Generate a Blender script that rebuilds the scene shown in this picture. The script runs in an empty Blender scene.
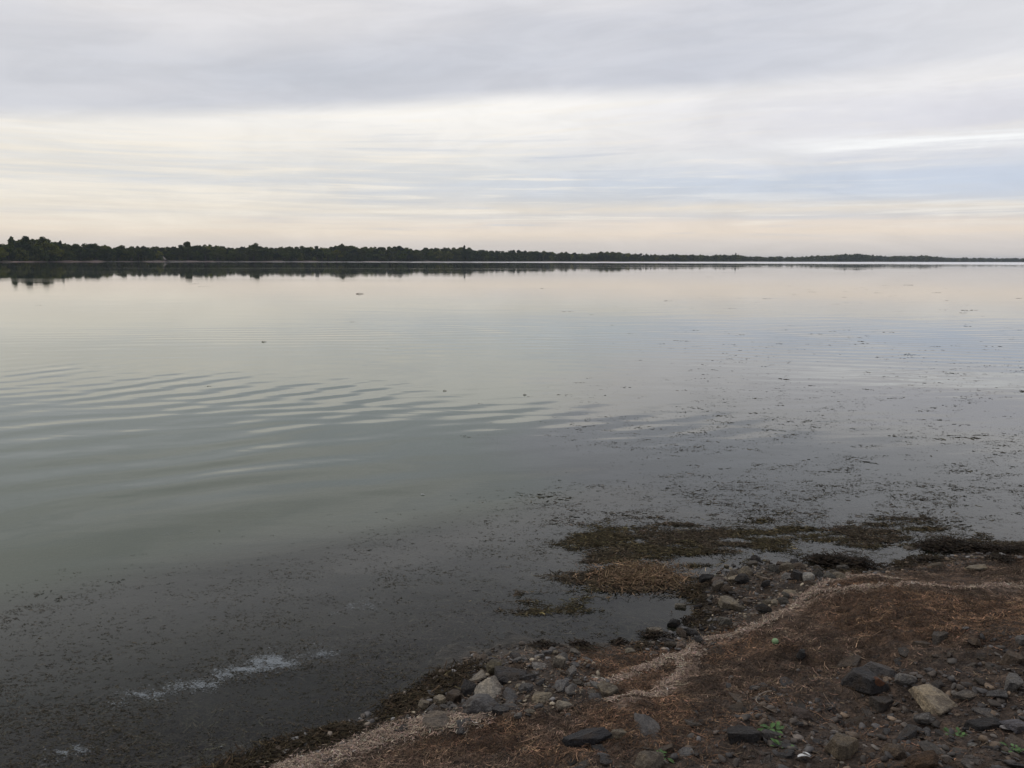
import bpy, bmesh, math, random
import numpy as np
from mathutils import Matrix, Vector, Euler

random.seed(7)
rng = np.random.default_rng(7)
S = bpy.context.scene
C = S.collection
R = math.radians

# ------------------------------------------------------------------ camera
EYE = 2.4
F = 804.0
PITCH = math.atan((384 - 259.7) / F)
ROLL = R(0.18)
cam_d = bpy.data.cameras.new('camera')
cam = bpy.data.objects.new('camera', cam_d)
C.objects.link(cam)
CAM_R = Matrix.Rotation(math.pi / 2 - PITCH, 3, 'X') @ Matrix.Rotation(ROLL, 3, 'Z')
cam.matrix_world = Matrix.Translation((0, 0, EYE)) @ CAM_R.to_4x4()
cam_d.sensor_width = 36
cam_d.lens = 36 * F / 1024
cam_d.clip_start = 0.05
cam_d.clip_end = 30000
S.camera = cam
CR = np.array(CAM_R)

# ------------------------------------------------------------------ render / exposure
S.view_settings.view_transform = 'Standard'
S.view_settings.look = 'None'
S.view_settings.exposure = 0.08
S.view_settings.gamma = 1.0
S.view_settings.use_curve_mapping = False
S.render.engine = 'CYCLES'
S.cycles.use_denoising = True
S.cycles.max_bounces = 6
S.cycles.diffuse_bounces = 2
S.cycles.glossy_bounces = 3
S.cycles.transparent_max_bounces = 12
S.cycles.volume_bounces = 0

HAZE = 0.00010
SUN_EL, SUN_AZ = 56.0, -60.0     # azimuth from +Y (lake) towards +X


def lin(c):
    return tuple(((v / 255) / 12.92 if v / 255 <= 0.04045 else ((v / 255 + 0.055) / 1.055) ** 2.4) for v in c)


# ------------------------------------------------------------------ node helper
class NT:
    def __init__(self, tree):
        self.t = tree
        self.n = tree.nodes
        self.l = tree.links

    def new(self, kind, **kw):
        n = self.n.new(kind)
        for k, v in kw.items():
            setattr(n, k, v)
        return n

    def put(self, sock, v):
        if isinstance(v, bpy.types.NodeSocket):
            self.l.new(v, sock)
        else:
            sock.default_value = v

    def m(self, op, a, b=0.0, c=0.0, clamp=False):
        n = self.new('ShaderNodeMath', operation=op, use_clamp=clamp)
        self.put(n.inputs[0], a)
        self.put(n.inputs[1], b)
        self.put(n.inputs[2], c)
        return n.outputs[0]

    def add(self, a, b): return self.m('ADD', a, b)
    def sub(self, a, b): return self.m('SUBTRACT', a, b)
    def mul(self, a, b): return self.m('MULTIPLY', a, b)

    def gauss(self, x, c, w):
        q = self.m('DIVIDE', self.sub(x, c), w)
        return self.m('POWER', 2.718281828, self.mul(self.mul(q, q), -1.0))

    def sstep(self, x, a, b, o0=0.0, o1=1.0):
        n = self.new('ShaderNodeMapRange', interpolation_type='SMOOTHSTEP')
        self.put(n.inputs[0], x)
        self.put(n.inputs[1], a)
        self.put(n.inputs[2], b)
        self.put(n.inputs[3], o0)
        self.put(n.inputs[4], o1)
        return n.outputs[0]

    def xyz(self, x, y, z):
        n = self.new('ShaderNodeCombineXYZ')
        self.put(n.inputs[0], x)
        self.put(n.inputs[1], y)
        self.put(n.inputs[2], z)
        return n.outputs[0]

    def noise(self, vec, scale=1.0, detail=4.0, rough=0.5, dist=0.0):
        n = self.new('ShaderNodeTexNoise')
        if vec is not None:
            self.l.new(vec, n.inputs['Vector'])
        n.inputs['Scale'].default_value = scale
        n.inputs['Detail'].default_value = detail
        n.inputs['Roughness'].default_value = rough
        n.inputs['Distortion'].default_value = dist
        return n.outputs['Fac']

    def mix(self, f, a, b, blend='MIX'):
        n = self.new('ShaderNodeMix', data_type='RGBA', blend_type=blend)
        n.clamp_factor = True
        self.put(n.inputs[0], f)
        for s, v in ((n.inputs[6], a), (n.inputs[7], b)):
            if isinstance(v, tuple) and len(v) == 3:
                v = (*v, 1)
            self.put(s, v)
        return n.outputs[2]

    def ramp(self, fac, stops):
        n = self.new('ShaderNodeValToRGB')
        e = n.color_ramp.elements
        while len(e) < len(stops):
            e.new(0.5)
        for k, (p, c) in enumerate(stops):
            e[k].position = p
            e[k].color = (*c, 1)
        self.put(n.inputs[0], fac)
        return n.outputs[0]


# ------------------------------------------------------------------ sky: Nishita behind a layered cloud cover
world = bpy.data.worlds.new('World')
S.world = world
world.use_nodes = True
world.node_tree.nodes.clear()
w = NT(world.node_tree)
geo = w.new('ShaderNodeTexCoord')
sep = w.new('ShaderNodeSeparateXYZ')
w.l.new(geo.outputs['Generated'], sep.inputs[0])
X, Y, Z = sep.outputs
E = w.mul(w.m('ARCSINE', Z), 57.29578)                 # elevation, degrees
U = w.m('ARCTAN2', X, Y)                               # azimuth from the lake axis, radians
tilt = w.mul(w.mul(w.m('MINIMUM', U, 0.3), 3.6), w.sstep(E, 5.0, 10.5))
ET = w.sub(E, tilt)
n_big = w.noise(w.xyz(w.mul(X, 1.6), w.mul(Y, 1.6), w.mul(ET, 0.16)), 1.0, 5, 0.55, 0.3)
n_str = w.noise(w.xyz(w.mul(X, 3.0), w.mul(Y, 3.0), w.mul(ET, 0.75)), 1.0, 6, 0.6, 0.4)
n_fin = w.noise(w.xyz(w.mul(X, 5.0), w.mul(Y, 5.0), w.mul(ET, 2.4)), 1.0, 6, 0.62, 0.3)
Ew = w.add(E, w.mul(w.sub(n_str, 0.5), w.sstep(E, 0.5, 8.0, 0.7, 2.0)))
base = w.ramp(w.m('DIVIDE', w.m('MAXIMUM', Ew, 0.0), 40.0), [
    (0.000, lin((212, 205, 200))),
    (0.028, lin((217, 209, 203))),
    (0.046, lin((233, 219, 204))),
    (0.062, lin((230, 218, 206))),
    (0.074, lin((212, 209, 208))),
    (0.085, lin((230, 221, 209))),
    (0.100, lin((209, 210, 213))),
    (0.130, lin((206, 211, 219))),
    (0.165, lin((226, 226, 226))),
    (0.195, lin((238, 235, 231))),
    (0.240, lin((247, 244, 240))),
    (0.330, lin((246, 243, 240))),
    (1.000, lin((206, 207, 212))),
])
col = base
# thin bright wisps in the low and middle layers
wisp = w.mul(w.sstep(n_fin, 0.50, 0.66), w.mul(w.sstep(E, 14.0, 7.0), w.sstep(E, 1.6, 3.2)))
col = w.mix(w.mul(wisp, 0.62), col, lin((246, 239, 228)))
dusk = w.mul(w.mul(w.sstep(n_fin, 0.48, 0.34), w.sstep(n_str, 0.40, 0.56)), w.mul(w.sstep(E, 11.0, 6.0), w.sstep(E, 1.0, 2.6)))
col = w.mix(w.mul(dusk, w.sstep(U, -0.6, 0.3, 0.28, 0.6)), col, lin((199, 203, 212)))
# grey-blue streaks
strk = w.mul(w.mul(w.sstep(n_str, 0.50, 0.68), w.gauss(E, 5.6, 2.2)), 0.6)
strk = w.mul(strk, w.sstep(U, -0.6, 0.2, 0.35, 1.0))
col = w.mix(strk, col, lin((196, 204, 218)))
# blue gap low on the right
gap = w.mul(w.gauss(w.add(E, w.mul(w.sub(n_fin, 0.5), 3.0)), 5.0, 0.95), w.sstep(U, -0.15, 0.55))
col = w.mix(w.mul(gap, 0.62), col, lin((192, 205, 224)))
# creamy evening glow low on the left
glow = w.mul(w.mul(w.sstep(U, 0.20, -0.45), w.sstep(E, 9.5, 6.0)), w.sstep(E, 0.8, 2.6))
col = w.mix(w.mul(glow, w.sstep(n_fin, 0.30, 0.60, 0.20, 0.70)), col, lin((238, 231, 220)))
# thinner grey veil between the deck and the blue on the right
veil = w.mul(w.mul(w.sstep(U, -0.05, 0.35), w.gauss(E, 8.6, 2.6)), w.sstep(n_str, 0.30, 0.60, 0.45, 0.95))
col = w.mix(veil, col, lin((219, 218, 224)))
# the high grey deck, its lower edge sloping from left to right
DE = w.sub(w.sub(E, w.mul(w.m('MINIMUM', U, 0.0), 5.0)), w.mul(w.m('MAXIMUM', U, 0.0), 0.8))
edge = w.add(10.75, w.mul(w.sub(n_big, 0.5), 0.9))
deck = w.mul(w.sstep(w.sub(DE, edge), -0.5, 0.9), w.sstep(U, 0.62, 0.20, 0.55, 1.0))
lumps = w.sstep(w.add(w.mul(n_big, 0.8), w.mul(n_str, 0.2)), 0.34, 0.66)
d_low = w.mix(lumps, lin((197, 200, 209)), lin((209, 210, 217)))
d_top = w.mix(lumps, lin((207, 208, 215)), lin((227, 225, 227)))
dcol = w.mix(w.sstep(ET, 12.0, 17.0), d_low, d_top)
far_up = w.mix(lumps, lin((138, 138, 146)), lin((166, 164, 172)))
dcol = w.mix(w.sstep(E, 17.5, 33.0), dcol, far_up)
col = w.mix(deck, col, dcol)
# white break in the cloud on the right
brk = w.mul(w.gauss(w.add(E, w.mul(w.sub(n_fin, 0.5), 2.0)), 7.3, 0.45), w.sstep(w.add(U, w.mul(w.sub(n_str, 0.5), 0.5)), 0.22, 0.42))
col = w.mix(brk, col, lin((250, 250, 249)))
# soft mottling through every layer
n_mot = w.noise(w.xyz(w.mul(X, 7.0), w.mul(Y, 7.0), w.mul(ET, 0.55)), 1.0, 5, 0.6, 0.8)
mot = w.sstep(n_mot, 0.30, 0.70, 0.955, 1.045)
mv = w.xyz(mot, mot, mot)
col = w.mix(1.0, col, mv, 'MULTIPLY')
# left is a touch warmer, right a touch cooler
col = w.mix(w.sstep(U, -0.7, 0.7, 0.0, 1.0), w.mix(0.5, col, (1.03, 1.01, 0.96), 'MULTIPLY'),
            w.mix(0.5, col, (0.985, 1.0, 1.025), 'MULTIPLY'))
sky = w.new('ShaderNodeTexSky', sky_type='NISHITA')
sky.sun_disc = False
sky.sun_elevation = R(SUN_EL)
sky.sun_rotation = R(SUN_AZ)
bg_s = w.new('ShaderNodeBackground')
w.l.new(sky.outputs[0], bg_s.inputs[0])
bg_s.inputs[1].default_value = 0.08
bg_c = w.new('ShaderNodeBackground')
w.l.new(col, bg_c.inputs[0])
bg_c.inputs[1].default_value = 1.0
mx = w.new('ShaderNodeMixShader')
mx.inputs[0].default_value = 0.94
w.l.new(bg_s.outputs[0], mx.inputs[1])
w.l.new(bg_c.outputs[0], mx.inputs[2])
wo = w.new('ShaderNodeOutputWorld')
w.l.new(mx.outputs[0], wo.inputs[0])
world.cycles.sampling_method = 'MANUAL'
world.cycles.sample_map_resolution = 512

sun_d = bpy.data.lights.new('sun', 'SUN')
sun_d.energy = 1.1
sun_d.angle = R(25)
sun_d.color = (1.0, 0.95, 0.88)
sun = bpy.data.objects.new('sun', sun_d)
C.objects.link(sun)
_sd = Vector((math.sin(R(SUN_AZ)) * math.cos(R(SUN_EL)), math.cos(R(SUN_AZ)) * math.cos(R(SUN_EL)), math.sin(R(SUN_EL))))
sun.rotation_euler = _sd.to_track_quat('Z', 'Y').to_euler()


# ------------------------------------------------------------------ helpers
def tag(o, label=None, cat=None, group=None, kind=None):
    if label: o['label'] = label
    if cat: o['category'] = cat
    if group: o['group'] = group
    if kind: o['kind'] = kind
    return o


def mesh_np(name, V, faces_flat, nper, mat, col=None, smooth=False, link=True, parent=None, attrs=None, mat_idx=None):
    """V (n,3); faces_flat 1-D vertex index list; nper verts per face"""
    me = bpy.data.meshes.new(name)
    V = np.asarray(V, dtype=np.float32)
    faces_flat = np.asarray(faces_flat, dtype=np.int32).ravel()
    nf = len(faces_flat) // nper
    me.vertices.add(len(V))
    me.vertices.foreach_set('co', V.ravel())
    me.loops.add(len(faces_flat))
    me.loops.foreach_set('vertex_index', faces_flat)
    me.polygons.add(nf)
    me.polygons.foreach_set('loop_start', np.arange(0, nf * nper, nper, dtype=np.int32))
    if smooth:
        me.polygons.foreach_set('use_smooth', np.ones(nf, dtype=bool))
    if col is not None:
        a = me.color_attributes.new('Col', 'FLOAT_COLOR', 'POINT')
        cc = np.ones((len(V), 4), dtype=np.float32)
        cc[:, :3] = col
        a.data.foreach_set('color', cc.ravel())
    for k, arr in (attrs or {}).items():
        a = me.attributes.new(k, 'FLOAT', 'POINT')
        a.data.foreach_set('value', np.asarray(arr, dtype=np.float32))
    me.update(calc_edges=True)
    me.validate()
    me.materials.append(mat)
    if not link:
        return me
    o = bpy.data.objects.new(name, me)
    C.objects.link(o)
    if parent: o.parent = parent
    return o


def _hash(ix, iy, s):
    h = (ix.astype(np.int64) * 374761393 + iy.astype(np.int64) * 668265263 + s * 974634277) & 0xFFFFFFFF
    h = ((h ^ (h >> 13)) * 1274126177) & 0xFFFFFFFF
    h = h ^ (h >> 16)
    return (h & 0xFFFF) / 65535.0


def vnoise(x, y, s=0):
    x = np.asarray(x, float); y = np.asarray(y, float)
    ix = np.floor(x); iy = np.floor(y)
    fx = x - ix; fy = y - iy
    fx = fx * fx * (3 - 2 * fx); fy = fy * fy * (3 - 2 * fy)
    a = _hash(ix, iy, s); b = _hash(ix + 1, iy, s); c = _hash(ix, iy + 1, s); d = _hash(ix + 1, iy + 1, s)
    return a + (b - a) * fx + (c - a) * fy + (a - b - c + d) * fx * fy


def fbm(x, y, s=0, oct=4, g=0.5):
    t = 0; a = 1; n = 0
    for k in range(oct):
        t = t + a * vnoise(x * 2 ** k + 17.3 * k, y * 2 ** k - 9.1 * k, s + k)
        n += a; a *= g
    return t / n            # 0..1


def ss(x, a, b):
    t = np.clip((np.asarray(x, float) - a) / (b - a), 0, 1)
    return t * t * (3 - 2 * t)


def pix_dir(u, v):
    d = np.stack([(np.asarray(u, float) - 512) / F, (384 - np.asarray(v, float)) / F, -np.ones_like(np.asarray(u, float))], -1)
    return d @ CR.T


def on_plane(u, v, z=0.0):
    d = pix_dir(u, v)
    t = (z - EYE) / d[..., 2]
    return np.stack([d[..., 0] * t, d[..., 1] * t], -1)


def seg_dist(px, py, line):
    best = np.full(np.shape(px), 1e18)
    for (ax, ay), (bx, by) in zip(line[:-1], line[1:]):
        dx, dy = bx - ax, by - ay
        t = np.clip(((px - ax) * dx + (py - ay) * dy) / (dx * dx + dy * dy + 1e-12), 0, 1)
        best = np.minimum(best, (px - ax - t * dx) ** 2 + (py - ay - t * dy) ** 2)
    return np.sqrt(best)


def inside(px, py, poly):
    r = np.zeros(np.shape(px), bool)
    n = len(poly)
    for i in range(n):
        ax, ay = poly[i]; bx, by = poly[(i + 1) % n]
        if ay == by: continue
        c = ((ay > py) != (by > py)) & (px < (bx - ax) * (py - ay) / (by - ay) + ax)
        r ^= c
    return r


# ------------------------------------------------------------------ the lie of the land
SHORE_PX = [(232, 768), (270, 752), (330, 728), (385, 705), (430, 684), (470, 663), (510, 651), (560, 644), (620, 642), (665, 640),
            (695, 628), (706, 604), (690, 592), (712, 580), (742, 566), (790, 564), (830, 569), (868, 570), (900, 561), (950, 555), (1024, 551)]
shore = [tuple(p) for p in on_plane(*np.array(SHORE_PX, float).T)]
shore = [(-90.0, -60.0), (-12.0, -5.5), (-4.6, 1.1), (-2.4, 2.7)] + shore + [(6.5, 7.3), (12.0, 9.0), (40.0, 16.0), (160.0, 30.0)]
LAND = shore + [(400.0, 0.0), (400.0, -600.0), (-400.0, -600.0)]


def sdist(x, y):
    d = seg_dist(x, y, shore)
    return np.where(inside(x, y, LAND), d, -d)


def ground_h(x, y, s=None):
    x = np.asarray(x, float); y = np.asarray(y, float)
    if s is None:
        s = sdist(x, y)
    up = 1.15 * (1 - np.exp(-np.maximum(s, 0) * 0.155)) + 0.004
    dn = -2.6 * (1 - np.exp(np.minimum(s, 0) * 0.032)) - 0.004
    h = np.where(s > 0, up, dn)
    near = np.exp(-(np.maximum(np.hypot(x, y - 5) - 9, 0) / 8) ** 2)
    amp = np.where(s > 0, 0.35 + 0.65 * ss(s, 0, 0.7), 0.45)
    h = h + near * amp * ((fbm(x * 1.1, y * 1.1, 3, 3) - 0.5) * 0.16 + (fbm(x * 5, y * 5, 11, 3) - 0.5) * 0.055 + (fbm(x * 14, y * 14, 23, 3) - 0.5) * 0.046)
    return h


def on_ground(u, v):
    """where a line of sight meets the ground (or the water)"""
    d = pix_dir(u, v)
    z = np.zeros(np.shape(np.asarray(u, float)))
    for _ in range(14):
        t = (z - EYE) / d[..., 2]
        x, y = d[..., 0] * t, d[..., 1] * t
        z = 0.5 * z + 0.5 * np.maximum(ground_h(x, y), 0.0)
    return x, y


def P(px):
    a = np.array(px, float)
    x, y = on_ground(a[:, 0], a[:, 1])
    return list(zip(x, y))


STRAND = [P([(1060, 586), (1000, 588), (900, 587), (850, 590), (808, 602), (772, 620), (735, 636), (700, 645), (688, 658), (690, 672), (668, 690), (620, 706)]),
          P([(470, 718), (430, 724), (390, 736), (345, 752), (300, 768), (250, 790)]),
          P([(890, 580), (850, 578), (815, 590), (780, 600)]),
          P([(688, 652), (650, 668), (600, 684)])]
STRAND_W = [0.042, 0.085, 0.028, 0.035]
ZC = P([(520, 775), (600, 752), (680, 722), (740, 694), (820, 668), (880, 650), (960, 636), (1060, 620)]) + [(9, 4), (9, 1), (-1, 1)]
ZA = P([(395, 735), (430, 700), (470, 672), (530, 652), (570, 652), (600, 668), (612, 700), (560, 716), (480, 722)])
ZB = P([(700, 606), (700, 585), (745, 556), (800, 556), (850, 565), (830, 585), (790, 600), (745, 622), (700, 640), (650, 650), (640, 642), (690, 632)])


def zone_d(x, y, poly):
    """signed distance to a zone, positive inside"""
    d = seg_dist(x, y, poly + poly[:1])
    return np.where(inside(x, y, poly), d, -d)


# ------------------------------------------------------------------ materials
def new_mat(name):
    m = bpy.data.materials.new(name)
    m.use_nodes = True
    m.node_tree.nodes.clear()
    return m, NT(m.node_tree)


def out(t, sh, vol=None):
    o = t.new('ShaderNodeOutputMaterial')
    if sh is not None: t.l.new(sh, o.inputs[0])
    if vol is not None: t.l.new(vol, o.inputs[1])


def bsdf(t, color, rough=0.8, normal=None, spec=0.3):
    b = t.new('ShaderNodeBsdfPrincipled')
    t.put(b.inputs['Base Color'], (*color, 1) if isinstance(color, tuple) else color)
    t.put(b.inputs['Roughness'], rough)
    b.inputs['Specular IOR Level'].default_value = spec
    if normal is not None: t.l.new(normal, b.inputs['Normal'])
    return b.outputs[0]


def bump(t, h, strength=1.0, dist=1.0):
    b = t.new('ShaderNodeBump')
    b.inputs['Strength'].default_value = strength
    b.inputs['Distance'].default_value = dist
    t.l.new(h, b.inputs['Height'])
    return b.outputs[0]


def pos(t):
    return t.new('ShaderNodeNewGeometry').outputs['Position']


def attr(t, name, what='Color'):
    a = t.new('ShaderNodeAttribute', attribute_name=name)
    return a.outputs[what]


# ground: zones stored as vertex colours (mud, weed, dry strand, gravel) broken up by noise
M_ground, t = new_mat('shore_ground')
p = pos(t)
c = attr(t, 'Col')
na = t.noise(p, 14, 6, 0.65, 0.4)
nb = t.noise(p, 60, 5, 0.7)
nc = t.noise(p, 3, 4, 0.6)
c = t.mix(1.0, c, t.ramp(na, [(0.30, (0.30, 0.28, 0.26)), (0.5, (0.95, 0.92, 0.9)), (0.68, (2.0, 1.85, 1.7))]), 'MULTIPLY')
c = t.mix(1.0, c, t.ramp(nb, [(0.3, (0.5, 0.5, 0.5)), (0.5, (1, 1, 1)), (0.7, (1.6, 1.55, 1.5))]), 'MULTIPLY')
hh = t.add(t.mul(na, 0.05), t.mul(nb, 0.022))
wet = attr(t, 'wet', 'Fac')
out(t, bsdf(t, c, t.sub(0.92, t.mul(wet, 0.45)), bump(t, hh, 1.0, 1.0), 0.35))

# strands of weed: colour per strand
def strand_mat(name, rough=0.75, spec=0.3):
    m, t = new_mat(name)
    c = attr(t, 'Col')
    n = t.noise(pos(t), 90, 3, 0.6)
    c = t.mix(1.0, c, t.ramp(n, [(0.3, (0.6, 0.6, 0.6)), (0.7, (1.35, 1.3, 1.25))]), 'MULTIPLY')
    out(t, bsdf(t, c, rough, None, spec))
    return m


M_litter = strand_mat('dry_weed', 0.85, 0.2)
M_wetweed = strand_mat('wet_weed', 0.8, 0.15)
M_leaf = strand_mat('green_leaf', 0.55, 0.3)

# stone: colour from the object, mottled, darker wet patches
M_stone, t = new_mat('stone')
oi = t.new('ShaderNodeObjectInfo')
tc = t.new('ShaderNodeTexCoord')
v = t.new('ShaderNodeVectorMath', operation='ADD')
t.l.new(tc.outputs['Object'], v.inputs[0])
rv = t.mul(oi.outputs['Random'], 37.0)
t.l.new(t.xyz(rv, rv, rv), v.inputs[1])
n1 = t.noise(v.outputs[0], 1.6, 6, 0.65, 0.5)
n2 = t.noise(v.outputs[0], 9.0, 5, 0.7)
c = t.mix(1.0, oi.outputs['Color'], t.ramp(n1, [(0.28, (0.42, 0.42, 0.45)), (0.5, (0.95, 0.95, 0.95)), (0.7, (1.35, 1.28, 1.15))]), 'MULTIPLY')
c = t.mix(1.0, c, t.ramp(n2, [(0.3, (0.52, 0.52, 0.52)), (0.5, (1, 1, 1)), (0.7, (1.5, 1.47, 1.42))]), 'MULTIPLY')
n3 = t.noise(v.outputs[0], 34.0, 4, 0.75)
c = t.mix(1.0, c, t.ramp(n3, [(0.3, (0.6, 0.6, 0.6)), (0.5, (1, 1, 1)), (0.7, (1.45, 1.43, 1.4))]), 'MULTIPLY')
stain = t.sstep(t.noise(v.outputs[0], 2.6, 4, 0.6), 0.50, 0.66)
c = t.mix(t.mul(stain, 0.55), c, (0.075, 0.052, 0.034))
out(t, bsdf(t, c, t.sstep(n1, 0.3, 0.7, 0.5, 0.85), bump(t, t.add(t.mul(n1, 0.05), t.mul(n2, 0.05)), 1.0, 1.0), 0.35))

M_rust, t = new_mat('rust_lichen')
n = t.noise(pos(t), 45, 5, 0.7)
out(t, bsdf(t, t.ramp(n, [(0.35, (0.055, 0.028, 0.018)), (0.65, (0.13, 0.058, 0.03))]), 0.9))

M_pebble, t = new_mat('pebbles')
n = t.noise(pos(t), 40, 4, 0.7)
c = t.mix(1.0, attr(t, 'Col'), t.ramp(n, [(0.3, (0.55, 0.55, 0.55)), (0.7, (1.35, 1.33, 1.3))]), 'MULTIPLY')
out(t, bsdf(t, c, 0.65, None, 0.35))

# ------------------------------------------------------------------ water
M_water, t = new_mat('lake_water')
p = pos(t)
sp = t.new('ShaderNodeSeparateXYZ')
t.l.new(p, sp.inputs[0])
PX, PY = sp.outputs[0], sp.outputs[1]


def train(cx, cy, kx, ky, lam, amp, along, across, ax_x, ax_y, wob):
    """a packet of ripples: wave direction (kx,ky), wavelength lam, in an oblong patch round (cx,cy)"""
    n = math.hypot(kx, ky); kx /= n; ky /= n
    n = math.hypot(ax_x, ax_y); ax_x /= n; ax_y /= n
    dx = t.sub(PX, cx); dy = t.sub(PY, cy)
    ph = t.add(t.mul(dx, kx * 2 * math.pi / lam), t.mul(dy, ky * 2 * math.pi / lam))
    wn = t.noise(t.xyz(t.mul(PX, 0.20), t.mul(PY, 0.20), wob), 1.0, 2, 0.45)
    ph = t.add(ph, t.mul(wn, 11.0))
    s = t.m('SINE', ph)
    al = t.add(t.mul(dx, ax_x), t.mul(dy, ax_y))
    ac = t.add(t.mul(dx, -ax_y), t.mul(dy, ax_x))
    e = t.mul(t.gauss(al, 0.0, along), t.gauss(ac, 0.0, across))
    pn = t.sstep(t.noise(t.xyz(t.mul(PX, 0.45), t.mul(PY, 0.22), wob + 3.3), 1.0, 3, 0.5), 0.34, 0.60, 0.35, 1.2)
    return t.mul(t.mul(t.mul(s, e), pn), amp)


w_a = train(-4.6, 14.2, 0.84, -0.54, 0.85, 0.0046, 9.5, 2.1, 0.92, -0.39, 1.3)
w_b = train(-4.5, 9.2, 0.55, -0.83, 1.15, 0.0058, 4.5, 2.4, 0.9, -0.43, 5.1)
w_c = train(-5.0, 25.0, 0.15, -0.98, 0.9, 0.0022, 8.0, 5.0, 1.0, 0.05, 9.7)
w_e = train(-2.0, 13.0, 0.35, -0.94, 0.55, 0.0010, 9.0, 3.0, 1.0, -0.2, 21.0)
w_d = train(12.0, 24.0, -0.2, -0.98, 0.7, 0.0013, 14.0, 8.0, 1.0, 0.05, 14.7)
swell = t.noise(t.xyz(t.mul(PX, 0.28), t.mul(PY, 0.80), 0.0), 1.0, 3, 0.5, 0.3)
rip = t.noise(t.xyz(t.mul(PX, 2.0), t.mul(PY, 4.5), 3.0), 1.0, 3, 0.55)
patch = t.sstep(t.noise(t.xyz(t.mul(PX, 0.06), t.mul(PY, 0.10), 7.0), 1.0, 3, 0.5), 0.40, 0.62)
H = t.add(t.add(t.add(w_a, w_b), t.add(w_c, w_d)), w_e)
dist = t.m('SQRT', t.add(t.mul(PX, PX), t.mul(PY, PY)))
calm = t.sstep(dist, 25.0, 110.0, 1.0, 0.22)
H = t.add(H, t.mul(t.mul(swell, calm), 0.0085))
H = t.add(H, t.mul(t.mul(t.mul(rip, patch), calm), 0.0014))
nrm = bump(t, H, 1.0, 1.0)
dist = t.m('SQRT', t.add(t.mul(PX, PX), t.mul(PY, PY)))
breeze = t.mul(t.sstep(t.add(dist, t.mul(patch, 120.0)), 640.0, 900.0), 0.30)   # wind-ruffled water far out
cat = t.sstep(t.noise(t.xyz(t.mul(PX, 0.006), t.mul(PY, 0.035), 2.0), 1.0, 3, 0.6), 0.45, 0.60)     # cat's-paws
rough = t.add(t.add(0.009, t.mul(cat, 0.034)), breeze)
fr = t.new('ShaderNodeFresnel')
fr.inputs[0].default_value = 1.333
t.l.new(nrm, fr.inputs[1])
gl = t.new('ShaderNodeBsdfGlossy')
t.put(gl.inputs['Color'], (1, 1, 1, 1))
t.l.new(rough, gl.inputs['Roughness'])
t.l.new(nrm, gl.inputs['Normal'])
dep = attr(t, 'depth', 'Fac')
turb = t.sub(1.0, t.m('POWER', 2.718281828, t.mul(dep, -2.3)))
df = t.new('ShaderNodeBsdfDiffuse')
t.put(df.inputs[0], t.mix(attr(t, 'bloom', 'Fac'), (0.044, 0.054, 0.040), (0.050, 0.087, 0.035)))
tr = t.new('ShaderNodeBsdfTransparent')
t.put(tr.inputs[0], (0.86, 0.90, 0.84, 1))
body = t.new('ShaderNodeMixShader')
t.l.new(turb, body.inputs[0])
t.l.new(tr.outputs[0], body.inputs[1])
t.l.new(df.outputs[0], body.inputs[2])
ms = t.new('ShaderNodeMixShader')
t.l.new(fr.outputs[0], ms.inputs[0])
t.l.new(body.outputs[0], ms.inputs[1])
t.l.new(gl.outputs[0], ms.inputs[2])
out(t, ms.outputs[0])


def axis(lo, hi, step, far_lo, far_hi, grow=1.22):
    a = list(np.arange(lo, hi + 1e-6, step))
    s = step
    x = a[-1]
    while x < far_hi:
        s *= grow
        x += s
        a.append(min(x, far_hi))
    s = step; x = a[0]; b = []
    while x > far_lo:
        s *= grow
        x -= s
        b.append(max(x, far_lo))
    return np.array(b[::-1] + a)


def sheet(xs, ys):
    gx, gy = np.meshgrid(xs, ys)
    nx, ny = len(xs), len(ys)
    i = np.arange(nx * ny).reshape(ny, nx)
    q = np.stack([i[:-1, :-1], i[:-1, 1:], i[1:, 1:], i[1:, :-1]], -1).reshape(-1, 4)
    return gx.ravel(), gy.ravel(), q


gx, gy, q = sheet(axis(-3.0, 6.4, 0.018, -9000, 9000), axis(2.3, 8.6, 0.018, -3000, 9000))
s = sdist(gx, gy)
gh = ground_h(gx, gy, s)
jit = (fbm(gx * 3, gy * 3, 41, 3) - 0.5)
jit2 = (fbm(gx * 9, gy * 9, 47, 3) - 0.5)
mud = np.array([0.040, 0.033, 0.024]); weed = np.array([0.088, 0.060, 0.042]); dry = np.array([0.23, 0.178, 0.142])
grav = np.array([0.072, 0.056, 0.045]); bed = np.array([0.026, 0.026, 0.022])
colr = np.tile(weed, (len(gx), 1))
k = ss(zone_d(gx, gy, ZC) + jit * 1.0 + jit2 * 0.4, -0.15, 0.30)[:, None]
colr = colr * (1 - k) + grav * k
wetm = 1 - ss(s + jit * 0.5, 0.10, 0.55)
for zz in (ZA, ZB):
    wetm = np.maximum(wetm, 0.75 * ss(zone_d(gx, gy, zz) + jit * 0.3, -0.08, 0.1))
colr = colr * (1 - wetm[:, None]) + mud * wetm[:, None]
for ln, wd in zip(STRAND, STRAND_W):
    dd = seg_dist(gx, gy, ln) + jit2 * 0.10 + jit * 0.10
    k = (ss(dd, wd * 1.5, wd * 0.5) * 0.9)[:, None]
    colr = colr * (1 - k) + dry * k
k = ss(-s, -0.02, 0.15)[:, None]
colr = colr * (1 - k) + bed * (0.7 + 0.9 * fbm(gx * 2, gy * 2, 61, 3))[:, None] * k
wetA = np.clip(np.maximum(wetm, ss(-s, -0.1, 0.1)), 0, 1)
tag(mesh_np('ground', np.stack([gx, gy, gh], -1), q, 4, M_ground, colr, True, attrs={'wet': wetA}), kind='structure')

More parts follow.
